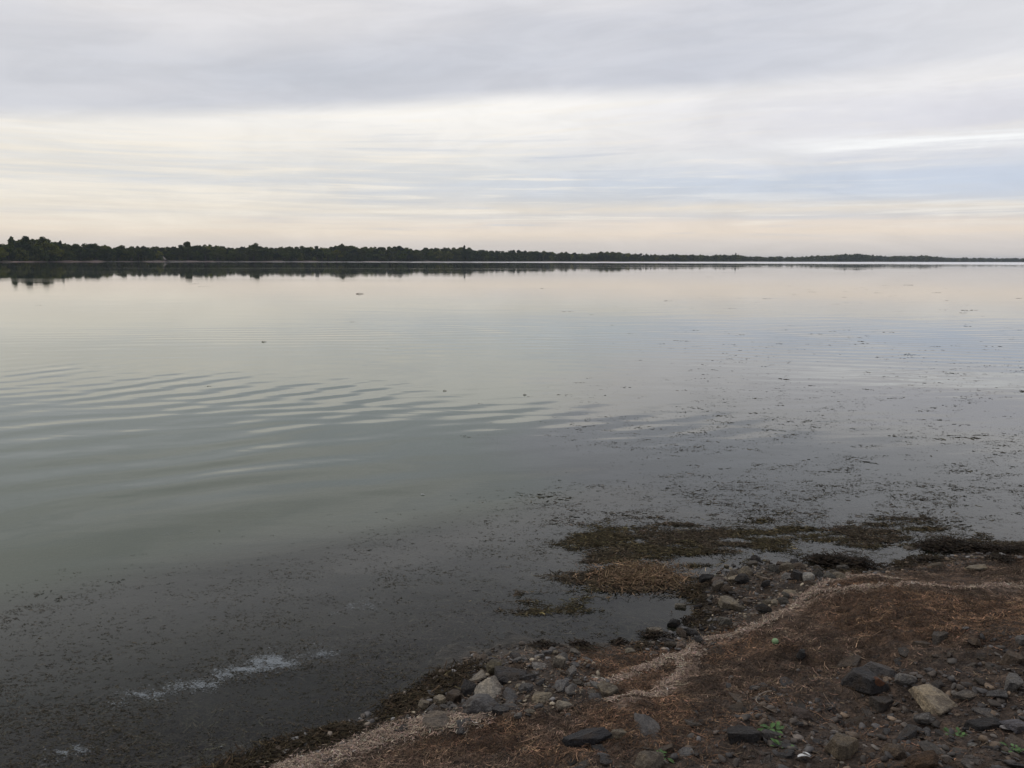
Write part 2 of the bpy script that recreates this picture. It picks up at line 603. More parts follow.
wx, wy, wq = sheet(axis(-9, 7, 0.08, -9000, 9000), axis(2.0, 16, 0.08, -80, 9000))
ws = sdist(wx, wy)
wdep = np.maximum(-ground_h(wx, wy, ws), 0)
BLOOM = [tuple(p_) for p_ in on_plane(*np.array([(-500, 690), (-200, 640), (0, 596), (300, 545), (520, 515), (575, 485), (520, 440), (600, 360), (700, 300), (-900, 280)], float).T)]
wr_ = np.hypot(wx, wy)
wbloom = ss(zone_d(wx, wy, BLOOM) / (0.09 * wr_) + (fbm(wx * .5, wy * .5, 151, 3) - .5) * 1.2, -0.8, 0.9)
tag(mesh_np('lake_water', np.stack([wx, wy, 0 * wx], -1), wq, 4, M_water, smooth=True, attrs={'depth': wdep, 'bloom': wbloom}), kind='structure')

# ------------------------------------------------------------------ the far shore
SH_PX = np.array([-900, -300, -60, 0, 200, 400, 500, 650, 800, 1024, 1120, 1500, 2000], float)
SH_D = np.array([300, 390, 470, 500, 680, 820, 930, 1150, 1600, 2200, 2500, 3400, 4200], float)


def far_pt(px, back=0.0):
    px = np.asarray(px, float)
    D = np.interp(px, SH_PX, SH_D) * (1 + 0.004 * np.sin(px * 0.11) + 0.003 * np.sin(px * 0.37 + 1)) + back
    a = (px - 512) / F / 1.012
    y = D / 1.0
    return a * y, y


M_bank, t = new_mat('far_bank')
p = pos(t)
out(t, bsdf(t, attr(t, 'Col'), 0.95))
pxs = np.arange(-900, 2001, 4.0)
rows = [(-6, -0.4, (0.14, 0.10, 0.085)), (0, 0.02, (0.17, 0.125, 0.11)), (5, 0.55, (0.19, 0.14, 0.125)), (7, 0.7, (0.05, 0.055, 0.03)), (60, 2.0, (0.035, 0.045, 0.02)), (500, 4.0, (0.035, 0.045, 0.02)), (1500, 3.0, (0.035, 0.045, 0.02))]
V = []; CC = []
for bk, z, cc in rows:
    x, y = far_pt(pxs, bk)
    frag = ss(fbm(pxs * 0.045, pxs * 0, 77, 4), 0.42, 0.60) if 0.1 < z < 1 else 1.0
    V.append(np.stack([x, y, z * (0.35 + 0.65 * frag) + (0.25 * np.sin(pxs * 0.21) if z > 0.5 else 0) + 0 * x], -1))
    cvar = 0.75 + 0.5 * vnoise(pxs * 0.05, pxs * 0 + bk, 5)
    k_ = (frag * np.ones(len(pxs)))[:, None]
    CC.append(np.array(cc)[None] * cvar[:, None] * k_ + np.array([0.05, 0.05, 0.03])[None] * (1 - k_))
n = len(pxs)
i = np.arange(n * len(rows)).reshape(len(rows), n)
fq = np.stack([i[:-1, :-1], i[:-1, 1:], i[1:, 1:], i[1:, :-1]], -1).reshape(-1, 4)
tag(mesh_np('far_shore', np.concatenate(V), fq, 4, M_bank, np.concatenate(CC), True), kind='structure')

M_crown, t = new_mat('foliage')
oi = t.new('ShaderNodeObjectInfo')
c = attr(t, 'Col')
c = t.mix(1.0, c, t.ramp(oi.outputs['Random'], [(0.0, (0.75, 0.78, 0.8)), (0.6, (1.0, 1.0, 0.95)), (1.0, (2.0, 1.8, 1.0))]), 'MULTIPLY')
d1 = t.new('ShaderNodeBsdfDiffuse'); t.l.new(c, d1.inputs[0])
d2 = t.new('ShaderNodeBsdfTranslucent'); t.l.new(c, d2.inputs[0])
mm = t.new('ShaderNodeMixShader'); mm.inputs[0].default_value = 0.25
t.l.new(d1.outputs[0], mm.inputs[1]); t.l.new(d2.outputs[0], mm.inputs[2])
out(t, mm.outputs[0])
M_bark, t = new_mat('bark')
out(t, bsdf(t, t.ramp(t.noise(pos(t), 3, 4, 0.6), [(0.3, (0.04, 0.032, 0.025)), (0.7, (0.10, 0.085, 0.07))]), 0.9))


def leaf_cloud(n, lobes, size, g, seed):
    """leaf clumps filling several ellipsoids: (centre, radii) in metres"""
    r = np.random.default_rng(seed)
    vol = np.array([l[1][0] * l[1][1] * l[1][2] for l in lobes]); vol = vol ** 0.7; vol /= vol.sum()
    which = r.choice(len(lobes), n, p=vol)
    d = r.normal(size=(n, 3)); d /= np.linalg.norm(d, axis=1)[:, None]
    rad = r.random(n) ** 0.42
    cen = np.array([l[0] for l in lobes])[which] + d * rad[:, None] * np.array([l[1] for l in lobes])[which]
    a = r.normal(size=(n, 3)); a /= np.linalg.norm(a, axis=1)[:, None]
    b = np.cross(a, r.normal(size=(n, 3))); b /= np.linalg.norm(b, axis=1)[:, None]
    sz = size * (0.6 + 0.8 * r.random(n))
    q = np.stack([cen + (a * sx + b * sy * 0.8) * sz[:, None] for sx, sy in ((-1, -.5), (.3, -1), (1, .4), (-.2, 1))], 1)
    cl = np.array(g)[None] * (0.65 + 0.8 * r.random(n))[:, None] * np.array([1, 1, 1])[None]
    return q.reshape(-1, 3), np.repeat(cl, 4, axis=0)


def trunk_mesh(name, h, r0, seed):
    r = random.Random(seed)
    V = []; Fc = []

    def tube(pts, rads, n=6):
        b = len(V)
        for (x, y, z), rr in zip(pts, rads):
            for k in range(n):
                a = 2 * math.pi * k / n
                V.append((x + rr * math.cos(a), y + rr * math.sin(a), z))
        for j in range(len(pts) - 1):
            for k in range(n):
                Fc.append((b + j * n + k, b + j * n + (k + 1) % n, b + (j + 1) * n + (k + 1) % n, b + (j + 1) * n + k))
    tube([(0, 0, -0.5), (0.1, 0.1, h * 0.3), (0.0, 0.2, h * 0.6), (0.2, 0, h * 0.9)], [r0, r0 * .75, r0 * .5, r0 * .12])
    for k in range(6):
        a = r.random() * 6.28; z = h * (0.3 + 0.08 * k); L = h * 0.22
        tube([(0, 0.1, z), (math.cos(a) * L * .5, math.sin(a) * L * .5, z + L * .4), (math.cos(a) * L, math.sin(a) * L, z + L * .9)], [r0 * .35, r0 * .22, r0 * .06])
    return mesh_np(name, V, np.array(Fc), 4, M_bark, smooth=True, link=False)


# kinds of far tree; all 10 m tall in their own mesh, scaled when planted
KINDS = []
GREENS = [(0.050, 0.068, 0.022), (0.036, 0.052, 0.020), (0.075, 0.088, 0.026), (0.040, 0.054, 0.026), (0.060, 0.070, 0.022)]
for kk in range(9):
    rr = random.Random(100 + kk)
    lobes = []
    if kk in (0, 1, 2, 3, 4):         # broad crowns
        for _ in range(9):
            z = rr.uniform(2.6, 8.0); sp_ = 3.0 * (1 - ((z - 5) / 5.2) ** 2)
            lobes.append(((rr.uniform(-sp_, sp_), rr.uniform(-sp_, sp_), z), (rr.uniform(1.1, 2.0), rr.uniform(1.1, 2.0), rr.uniform(0.9, 1.6))))
        lobes.append(((rr.uniform(-.6, .6), 0, 8.7), (1.3, 1.3, 1.2)))
    elif kk in (5, 6):                # narrow crowns
        for z in (2, 3.3, 4.6, 5.9, 7.2, 8.5, 9.3):
            lobes.append(((rr.uniform(-.4, .4), rr.uniform(-.4, .4), z), (1.5 - 0.1 * z, 1.5 - 0.1 * z, 1.0)))
    else:                             # tall crowns carried on a bare stem
        for _ in range(6):
            lobes.append(((rr.uniform(-1.4, 1.4), rr.uniform(-1.4, 1.4), rr.uniform(6.8, 8.8)), (1.2, 1.2, 0.9)))
        for _ in range(4):
            lobes.append(((rr.uniform(-1.2, 1.2), rr.uniform(-1.2, 1.2), rr.uniform(3.0, 6.0)), (0.9, 0.9, 0.9)))
    V_, c_ = leaf_cloud(1500, lobes, 0.34, GREENS[kk % 5], kk)
    crown = mesh_np('crown', V_, np.arange(len(V_)), 4, M_crown, c_, link=False)
    KINDS.append((crown, trunk_mesh('trunk', 8.5, 0.28, kk)))


def plant_tree(kind, px, back, height, label, group, wide=1.0):
    x, y = far_pt(px, back)
    o = bpy.data.objects.new('far_tree', None)
    C.objects.link(o)
    o.location = (float(x), float(y), 0.6 + back * 0.02)
    k = height / 10.0
    o.scale = (k * wide, k * wide, k)
    o.rotation_euler = (0, 0, random.uniform(0, 6.28))
    tag(o, label, 'tree', group)
    for nm, me in (('crown', KINDS[kind][0]), ('trunk', KINDS[kind][1])):
        c = bpy.data.objects.new(nm, me)
        C.objects.link(c)
        c.parent = o
    return o


TOP = np.array([(-60, 244), (0, 243), (8, 243), (12, 238), (17, 241), (22, 238), (28, 237), (35, 238), (40, 237), (48, 238), (52, 241), (60, 241),
                (65, 243), (80, 243), (96, 244), (104, 244), (112, 247), (122, 245), (140, 245), (155, 246), (175, 246), (186, 243), (192, 245),
                (204, 244), (220, 246), (240, 247), (255, 244), (270, 246), (290, 246), (320, 246), (342, 244.5), (360, 246), (400, 246), (410, 248),
                (440, 247), (465, 247), (490, 250), (520, 250), (560, 251), (580, 253), (600, 251), (625, 252), (650, 254), (684, 254), (700, 254),
                (735, 254), (760, 256), (800, 256), (830, 254), (855, 253), (880, 255), (925, 255), (950, 257), (1024, 257.5), (1100, 258.2)], float)


def tall_at(px, back=0.0):
    top = np.interp(px, TOP[:, 0], TOP[:, 1])
    D = float(np.interp(px, SH_PX, SH_D)) + back
    hz = 259.7 + 0.00314 * (px - 512)
    base = hz + F * (EYE - 0.6 - back * 0.02) / D
    return (base - top) * D / F


# single trees that stand out on the skyline
for px, kind, dh, lab in [
        (12, 5, 1.02, 'tall narrow-crowned tree standing apart at the left end of the far wood'),
        (27, 1, 1.03, 'tallest domed tree on the hump at the left end of the far wood'),
        (43, 2, 1.02, 'broad flat-topped tree on the right side of the hump at the left end'),
        (61, 6, 1.0, 'pointed tree just right of the hump at the left end of the far wood'),
        (96, 0, 1.03, 'broad tree between the left hump and the first dip in the far wood'),
        (188, 7, 1.14, 'tree with a high leaning head rising above the far wood right of the pale track'),
        (255, 3, 1.06, 'round-headed tree rising a little over the wood left of the middle of the far shore'),
        (343, 4, 1.04, 'rounded tree topping the far wood one third of the way along the shore'),
        (464, 6, 1.08, 'slim spire-like tree near the middle of the far shore'),
        (735, 5, 1.1, 'lone slim tree pricking up from the low bluish wood right of centre')]:
    plant_tree(kind, px, 16, tall_at(px, 16) * dh, lab, None)
GR = [(-60, 110, 'leafy tree in the dark tall stretch of far wood at the left', 'trees in the tall left stretch of the far wood'),
      (110, 330, 'leafy tree in the even stretch of far wood behind the pale track', 'trees in the even stretch of the far wood'),
      (330, 490, 'leafy tree in the stretch of far wood left of the middle of the shore', 'trees left of the middle of the far shore'),
      (490, 690, 'small distant tree in the thinning wood right of the middle of the shore', 'trees right of the middle of the far shore')]
for a, b, lab, gr in GR:
    px = a
    while px < b:
        far = (px - a) if a > 400 else 0
        for row, (bk, f0, f1) in enumerate(((8, 0.62, 0.84), (26, 0.88, 1.0))):
            xx = px + random.uniform(-3, 3) + row * 3
            if row == 0 and abs(xx - 164) < 3: continue
            plant_tree(random.choice([0, 0, 0, 1, 1, 1, 2, 2, 3, 3, 3, 4, 4, 4, 8]), xx, bk + random.uniform(0, 10), tall_at(xx, bk) * random.uniform(f0, f1), lab, gr, random.uniform(1.15, 1.7))
        px += 6.2 if px < 200 else 5.6

# the low wood beyond, a mass nobody could count
VV = []; CV = []
for px in np.r_[np.arange(676, 1130, 1.25), np.arange(1130, 1900, 4.0), np.arange(-880, -60, 5.0)]:
    bk = random.uniform(5, 90)
    h = max(tall_at(px, bk) * random.uniform(0.78, 1.0), 3) if -60 < px < 1130 else random.uniform(9, 14)
    x, y = far_pt(px + random.uniform(-1, 1), bk)
    V_, c_ = leaf_cloud(130, [((0, 0, h * .3), (h * .42, h * .42, h * .32)), ((random.uniform(-2, 2), 0, h * .62), (h * .4, h * .4, h * .3)), ((random.uniform(-1, 1), 0, h * .82), (h * .28, h * .28, h * .18))], h * 0.10, GREENS[random.randrange(5)], abs(int(px * 7)))
    VV.append(V_ + np.array([x, y, 0.6])); CV.append(c_)
for px in np.arange(-80, 690, 1.0):           # scrub and saplings along the water's edge and in the gaps
    if abs(px - 163.5) < 2.2: continue
    bk = random.choice([random.uniform(7, 20), random.uniform(30, 60), random.uniform(30, 60)])
    h = tall_at(px, bk) * (random.uniform(0.3, 0.6) if bk < 22 else random.uniform(0.78, 0.98))
    x, y = far_pt(px, bk)
    V_, c_ = leaf_cloud(110, [((0, 0, h * .35), (h * .5, h * .5, h * .4)), ((random.uniform(-1, 1), 0, h * .75), (h * .35, h * .35, h * .25))], h * 0.09, GREENS[random.randrange(5)], int(px * 11 + 9000))
    VV.append(V_ + np.array([x, y, 0.6])); CV.append(c_)
V_ = np.concatenate(VV)
tag(mesh_np('distant_wood', V_, np.arange(len(V_)), 4, M_crown, np.concatenate(CV)), 'low dark wood and scrub lining the far shore, bluish to the right', 'wood', kind='stuff')

# pale track running down to the far water
x0, y0 = far_pt(161.5, 30); x1, y1 = far_pt(165.5, 3); x2, y2 = far_pt(185, 1.5)
M_track, t = new_mat('pale_track')
out(t, bsdf(t, t.ramp(t.noise(pos(t), 1.0, 4, 0.6), [(0.3, (0.12, 0.11, 0.095)), (0.7, (0.21, 0.19, 0.17))]), 0.95))
V = []
for (x, y, z, hw) in ((x0, y0, 5.2, 0.7), ((x0 + x1) / 2, (y0 + y1) / 2, 3.0, 0.9), (x1, y1, 1.0, 1.3), ((x1 + x2) / 2, (y1 + y2) / 2, 0.85, 0.9), (x2, y2, 0.7, 0.5)):
    V += [(x - hw, y - 0.2, z), (x + hw, y + 0.2, z), (x + hw, y + 0.2, -0.5), (x - hw, y - 0.2, -0.5)]
Fq = []
for k in range(4):
    for j in range(4):
        Fq.append((4 * k + j, 4 * k + (j + 1) % 4, 4 * k + 4 + (j + 1) % 4, 4 * k + 4 + j))
Fq += [(0, 1, 2, 3), (16, 19, 18, 17)]
tag(mesh_np('track', V, np.array(Fq), 4, M_track), kind='structure')


# ------------------------------------------------------------------ strands (weed, reed litter)
def strands(x, y, z, length, width, colr, seed, curl=1.2, lift=0.0, follow=True, heading=None, nseg=3):
    r = np.random.default_rng(seed)
    n = len(x)
    a = r.uniform(0, 2 * math.pi, n) if heading is None else heading
    kk = r.normal(0, curl, n)
    cx, cy = np.array(x, float), np.array(y, float)
    pts = []
    for j in range(nseg + 1):
        pts.append((cx.copy(), cy.copy(), a.copy()))
        cx = cx + np.cos(a) * length / nseg
        cy = cy + np.sin(a) * length / nseg
        a = a + kk / nseg + r.normal(0, 0.25, n)
    V = np.zeros((n, nseg + 1, 2, 3), np.float32)
    t0 = r.normal(0, lift, n); t1 = r.normal(0, lift, n)
    roll = r.uniform(-0.7, 0.7, n)
    for j, (qx, qy, qa) in enumerate(pts):
        f = j / nseg
        wd = width * (0.45 + 0.55 * math.sin(math.pi * (0.15 + 0.7 * f)))
        if follow:
            zz = ground_h(qx, qy) + z
        else:
            zz = z + 0 * qx
        zz = zz + np.abs(t0 * (1 - f) + t1 * f)
        for sgn in (0, 1):
            o = (sgn - 0.5) * wd
            V[:, j, sgn, 0] = qx - np.sin(qa) * o * np.cos(roll)
            V[:, j, sgn, 1] = qy + np.cos(qa) * o * np.cos(roll)
            V[:, j, sgn, 2] = zz + o * np.sin(roll)
    base = (np.arange(n) * (nseg + 1) * 2)[:, None, None]
    qd = np.array([[2 * j, 2 * j + 1, 2 * j + 3, 2 * j + 2] for j in range(nseg)])[None]
    cc = np.repeat(colr, (nseg + 1) * 2, axis=0)
    return V.reshape(-1, 3), (base + qd).reshape(-1, 4), cc


def join(parts):
    V = []; Q = []; CC = []; b = 0
    for v, q_, c_ in parts:
        V.append(v); Q.append(q_ + b); CC.append(c_); b += len(v)
    return np.concatenate(V), np.concatenate(Q), np.concatenate(CC)


def tint(n, base, var, seed, hue=0.045):
    r = np.random.default_rng(seed)
    v = np.exp(r.normal(0, var, n))[:, None]
    return np.clip(np.array(base)[None] * v * (1 + r.normal(0, hue, (n, 3))), 0.004, 0.6)


def scatter(n, xr, yr, dens, seed):
    r = np.random.default_rng(seed)
    X_, Y_ = [], []
    got = 0
    while got < n:
        x = r.uniform(*xr, n); y = r.uniform(*yr, n)
        k = r.random(n) < dens(x, y)
        X_.append(x[k]); Y_.append(y[k]); got += k.sum()
    return np.concatenate(X_)[:n], np.concatenate(Y_)[:n]


def strand_near(x, y):
    m = np.zeros(len(x))
    for ln, wd in zip(STRAND, STRAND_W):
        wob = wd * (0.6 + 0.9 * fbm(x * 4, y * 4, 131, 2))
        m = np.maximum(m, ss(seg_dist(x, y, ln) / wob, 1.5, 0.7))
    return m


def d_litter(x, y):
    s = sdist(x, y)
    zc = ss(zone_d(x, y, ZC), -0.2, 0.5)
    za = np.maximum(ss(zone_d(x, y, ZA), -0.05, 0.1), ss(zone_d(x, y, ZB), -0.05, 0.1))
    return ss(s, 0.02, 0.30) * (1 - 0.80 * zc) * (1 - 0.8 * za) * ss(fbm(x * 2.2, y * 2.2, 71, 3), 0.15, 0.45)


x, y = scatter(190000, (-2.6, 6.4), (2.4, 7.6), d_litter, 21)
cl = tint(len(x), (0.108, 0.073, 0.051), 0.42, 22)
patchy = 0.36 + 0.42 * ss(fbm(x * 2.6, y * 3.4, 83, 3), 0.3, 0.7) + 1.75 * ss(fbm(x * 9, y * 14, 85, 3), 0.32, 0.70) * ss(fbm(x * 26, y * 34, 86, 2), 0.15, 0.8)
cl *= patchy[:, None] * np.array([0.98, 1.04, 1.08])
rusty = ss(fbm(x * 1.7, y * 1.7, 89, 2), 0.5, 0.66)[:, None]
cl = cl * (1 - rusty) + cl * np.array([1.12, 0.97, 0.84]) * rusty
st = strand_near(x, y)
cl = cl[:len(x)]
pale = (rng.random(len(x)) < st * 0.7)[:, None]
cl = np.where(pale, tint(len(x), (0.22, 0.168, 0.132), 0.45, 23, 0.05), cl)
L = rng.gamma(1.3, 0.009, len(x)) + 0.008; W = rng.uniform(0.0016, 0.0040, len(x))
long_ = rng.random(len(x)) < 0.05; L[long_] = rng.uniform(0.05, 0.13, long_.sum()); W[long_] *= 0.7
parts = [strands(x, y, 0.004, L, W, cl, 24, 1.0, 0.005)]
# a denser crust of short pale bits along the strand line
for ln, wd, nn in zip(STRAND, STRAND_W, (7000, 4600, 1500, 1700)):
    ln = np.array(ln); seg = np.hypot(*np.diff(ln, axis=0).T); cum = np.r_[0, np.cumsum(seg)]
    tt = rng.uniform(0, cum[-1], nn)
    x = np.interp(tt, cum, ln[:, 0]); y = np.interp(tt, cum, ln[:, 1])
    wv = wd * (0.4 + 1.0 * vnoise(tt * 2.5, 0 * tt, 5))
    x = x + rng.normal(0, 1, nn) * wv * 0.42 + (vnoise(tt * 4, 0 * tt, 7) - .5) * 0.12
    y = y + rng.normal(0, 1, nn) * wv * 0.42 + (vnoise(tt * 4, 0 * tt, 9) - .5) * 0.12
    ok = sdist(x, y) > 0.05
    x, y = x[ok], y[ok]
    parts.append(strands(x, y, 0.010, rng.uniform(0.010, 0.035, len(x)), rng.uniform(0.002, 0.004, len(x)), tint(len(x), (0.30, 0.238, 0.192), 0.40, 25, 0.05), 26, 0.8, 0.005))
V_, Q_, C_ = join(parts)
tag(mesh_np('weed_litter', V_, Q_, 4, M_litter, C_), 'brown dried weed strewn over the shore with a pale strand line', 'dried weed', kind='stuff')

# wet weed lining the water's edge, clumps at the right
def d_edge(x, y):
    s = sdist(x, y)
    zb = ss(zone_d(x, y, ZB), -0.05, 0.08)
    return ss(s, -0.10, 0.0) * ss(s, 0.24, 0.06) * ss(fbm(x * 3.5, y * 3.5, 91, 3), 0.40, 0.60) * (1 - 0.9 * zb)


x, y = scatter(13000, (-2.6, 6.4), (2.6, 7.8), d_edge, 31)
olive = tint(len(x), (0.034, 0.026, 0.015), 0.5, 32)
parts = [strands(x, y, 0.006, rng.uniform(0.03, 0.10, len(x)), rng.uniform(0.003, 0.008, len(x)), olive, 33, 1.6, 0.009)]
KN = [(823, 562, 1), (838, 563, 1.2), (935, 548, 1), (950, 546, 1.2), (970, 549, 1), (990, 551, 1), (1012, 553, 1.1), (862, 566, 1),
      (925, 562, .7), (1000, 560, .8), (708, 583, .4), (582, 645, .45), (545, 646, .5), (655, 637, .6), (690, 622, .4), (620, 643, .4),]
KXY = P([(a_, b_) for a_, b_, c_ in KN])
for (kx_, ky_), (_, _, ks_) in zip(KXY, KN):
    nn = int(420 * ks_ ** 1.4)
    x = rng.normal(0, 0.085 * ks_, nn); y = rng.normal(0, 0.06 * ks_, nn)
    g = np.exp(-(x ** 2 + y ** 2) / (0.012 * ks_ * ks_))
    x += kx_; y += ky_
    parts.append(strands(x, y, np.maximum(-ground_h(x, y), 0) + 0.055 * ks_ * g * rng.random(nn), (0.03 + 0.06 * rng.random(nn)) * (0.4 + 0.6 * ks_), rng.uniform(0.004, 0.010, nn), tint(nn, (0.022, 0.017, 0.012), 0.4, 35), 36, 2.0, 0.008))
V_, Q_, C_ = join(parts)
tag(mesh_np('wet_weed', V_, Q_, 4, M_wetweed, C_), 'dark wet weed lining the water edge of the shore', 'wet weed', kind='stuff')

# weed mats in the shallows
MATS = [[(560, 592), (598, 566), (585, 545), (590, 530), (640, 524), (700, 526), (770, 524), (832, 530), (862, 538), (815, 544), (745, 549), (705, 558), (676, 572), (672, 592), (630, 596), (600, 606)],
        [(835, 535), (872, 524), (930, 526), (945, 534), (905, 543), (862, 543)],
        [(480, 632), (505, 610), (560, 598), (606, 596), (604, 604), (560, 610), (510, 622)],
        [(930, 536), (985, 540), (1030, 547), (1030, 551), (975, 546)]]
MW = [[tuple(p_) for p_ in on_plane(*np.array(m_, float).T)] for m_ in MATS]


def d_mat(x, y):
    d = np.full(len(x), -9.0)
    for m_ in MW:
        d = np.maximum(d, zone_d(x, y, m_))
    n_ = fbm(x * 2.6, y * 10.0, 101, 5, 0.68)
    return ss(d + (n_ - 0.5) * 1.25 + 0.015, -0.10, 0.30) * ss(n_, 0.40, 0.60)


x, y = scatter(26000, (-0.6, 5.2), (5.2, 9.2), d_mat, 41)
g = fbm(x * 4, y * 4, 103, 3)
cl = tint(len(x), (0.046, 0.037, 0.025), 0.6, 42)
gr_ = ss(fbm(x * 2.2, y * 2.2, 107, 2), 0.48, 0.62)[:, None]
cl = cl * (1 - gr_) + cl * np.array([0.98, 1.02, 0.80]) * gr_
parts = [strands(x, y, 0.002 + 0.022 * (g - 0.35).clip(0) * rng.random(len(x)), rng.uniform(0.02, 0.075, len(x)), rng.uniform(0.003, 0.008, len(x)), cl, 43, 1.8, 0.004, follow=False)]
HEAP = P([(640, 577)])[0]
nn = 2600
x = rng.normal(0, 1, nn) * 0.19 + HEAP[0]; y = rng.normal(0, 1, nn) * 0.13 + HEAP[1]
g = np.exp(-(((x - HEAP[0]) / 0.24) ** 2 + ((y - HEAP[1]) / 0.18) ** 2))
parts.append(strands(x, y, 0.006 + 0.028 * g * rng.random(nn) ** 0.5, rng.uniform(0.03, 0.09, nn), rng.uniform(0.003, 0.006, nn), tint(nn, (0.125, 0.088, 0.055), 0.5, 45), 46, 0.6, 0.015, follow=False))
V_, Q_, C_ = join(parts)
tag(mesh_np('weed_mats', V_, Q_, 4, M_wetweed, C_), 'olive mats of matted weed in the shallows with a tan heap', 'weed mat', kind='stuff')

# floating tufts over the water, thick in the shallows and out to the right
def tufts(px, py, size_px, seed, under=0.3):
    r = np.random.default_rng(seed)
    xy = on_plane(px, py)
    X_ = []; Y_ = []; L_ = []
    for (x, y), sp_ in zip(xy, size_px):
        d = math.hypot(x, y)
        rad = sp_ * d / F * 0.5
        m_ = int(4 + min(rad * 60, 12))
        X_.append(r.normal(x, rad * 1.0, m_)); Y_.append(r.normal(y, rad * 0.5, m_)); L_.append(np.full(m_, max(rad * 0.75, 0.012)))
    x = np.concatenate(X_); y = np.concatenate(Y_); L = np.concatenate(L_)
    ok = sdist(x, y) < -0.03
    x, y, L = x[ok], y[ok], L[ok]
    L = L * r.uniform(0.5, 1.3, len(L))
    z = np.where(fbm(x * 2.4, y * 2.4, seed, 3) + r.normal(0, .12, len(x)) < 0.30 + 0.4 * under, -r.uniform(0.006, 0.03, len(x)), 0.001)
    return strands(x, y, z, L, np.clip(L * r.uniform(0.12, 0.26, len(L)), 0.0025, 0.04), tint(len(x), (0.052, 0.046, 0.034), 0.45, seed + 1), seed + 2, 1.0, 0.002, follow=False, heading=r.normal(0, 0.7, len(x)) + math.pi * r.integers(0, 2, len(x)))


r = np.random.default_rng(51)
def px_scatter(n, u0, u1, v0, v1, dens, seed):
    return scatter(n, (u0, u1), (v0, v1), dens, seed)
# right-hand field
def d_right(u, v):
    edge_ = 560 - (v - 330) * 0.42 + (fbm(u * 0.012, v * 0.03, 5, 3) - .5) * 260
    a = ss(u, edge_ - 30, edge_ + 200)
    vv_ = v + 0.10 * u
    band = ss(v, 300, 400) * 0.55 + 0.08
    cl_ = ss(fbm(u * 0.012, vv_ * 0.075, 9, 5, 0.6), 0.42, 0.62) * 0.92 + 0.08
    return a * band * cl_ * (0.35 + 0.65 * ss(v, 360, 520))
u, v = px_scatter(8500, 300, 1040, 285, 560, d_right, 52)
parts = [tufts(u, v, (r.gamma(1.3, 1.1, len(u)) + 0.8) * np.interp(v, [285, 400, 480, 560], [1.0, 1.1, 1.5, 1.8]), 53)]
# bottom-left shallows
def d_left(u, v):
    lim = 585 - u * 0.16 + (fbm(u * 0.01, v * 0.02, 15, 3) - .5) * 50
    return ss(v, lim - 10, lim + 45) * (ss(fbm(u * 0.008, (v + 0.2 * u) * 0.055, 19, 5, 0.6), 0.42, 0.64) * 0.75 + 0.25)
u, v = px_scatter(12000, -10, 620, 480, 775, d_left, 55)
parts.append(tufts(u, v, r.gamma(1.4, 1.2, len(u)) + 1.0, 56, 0.30))
# ragged fringe round the mats
def d_fr(u, v):
    return ss(np.abs(v - (536 + (u - 700) * 0.0)), 70, 5) * ss(u, 470, 640) * (ss(fbm(u * 0.02, v * 0.06, 29, 3), 0.40, 0.58))
u, v = px_scatter(4200, 460, 1030, 480, 612, d_fr, 58)
parts.append(tufts(u, v, r.gamma(1.6, 2.0, len(u)) + 1.5, 59))
u, v = px_scatter(40, 20, 1010, 275, 420, lambda a, b: 0.5 + 0 * a, 61)
parts.append(tufts(u, v, r.uniform(2, 6, len(u)), 62))
V_, Q_, C_ = join(parts)
tag(mesh_np('floating_weed', V_, Q_, 4, M_wetweed, C_), 'specks and tufts of dark weed floating on the lake', 'floating weed', kind='stuff')

# weed rooted in the shallow bed, seen through the water
def d_bed(x, y):
    s = sdist(x, y)
    return ss(s, -3.2, -1.6) * ss(s, 0, -0.1) * ss(fbm(x * 1.3, y * 2.6, 111, 4), 0.36, 0.62)
x, y = scatter(30000, (-6.0, 4.5), (2.2, 8.0), d_bed, 71)
zz = -ground_h(x, y)
cl = tint(len(x), (0.050, 0.045, 0.036), 0.45, 72)
V_, Q_, C_ = strands(x, y, 0.004 + np.maximum(zz - 0.012, 0) * rng.random(len(x)) ** 0.7 * 0.95, rng.uniform(0.03, 0.14, len(x)), rng.uniform(0.003, 0.009, len(x)), cl, 73, 1.6, 0.0)
V_[:, 2] = np.minimum(V_[:, 2], -0.004)
tag(mesh_np('underwater_weed', V_, Q_, 4, M_wetweed, C_), 'grey-brown weed growing under the shallow water', 'underwater weed', kind='stuff')

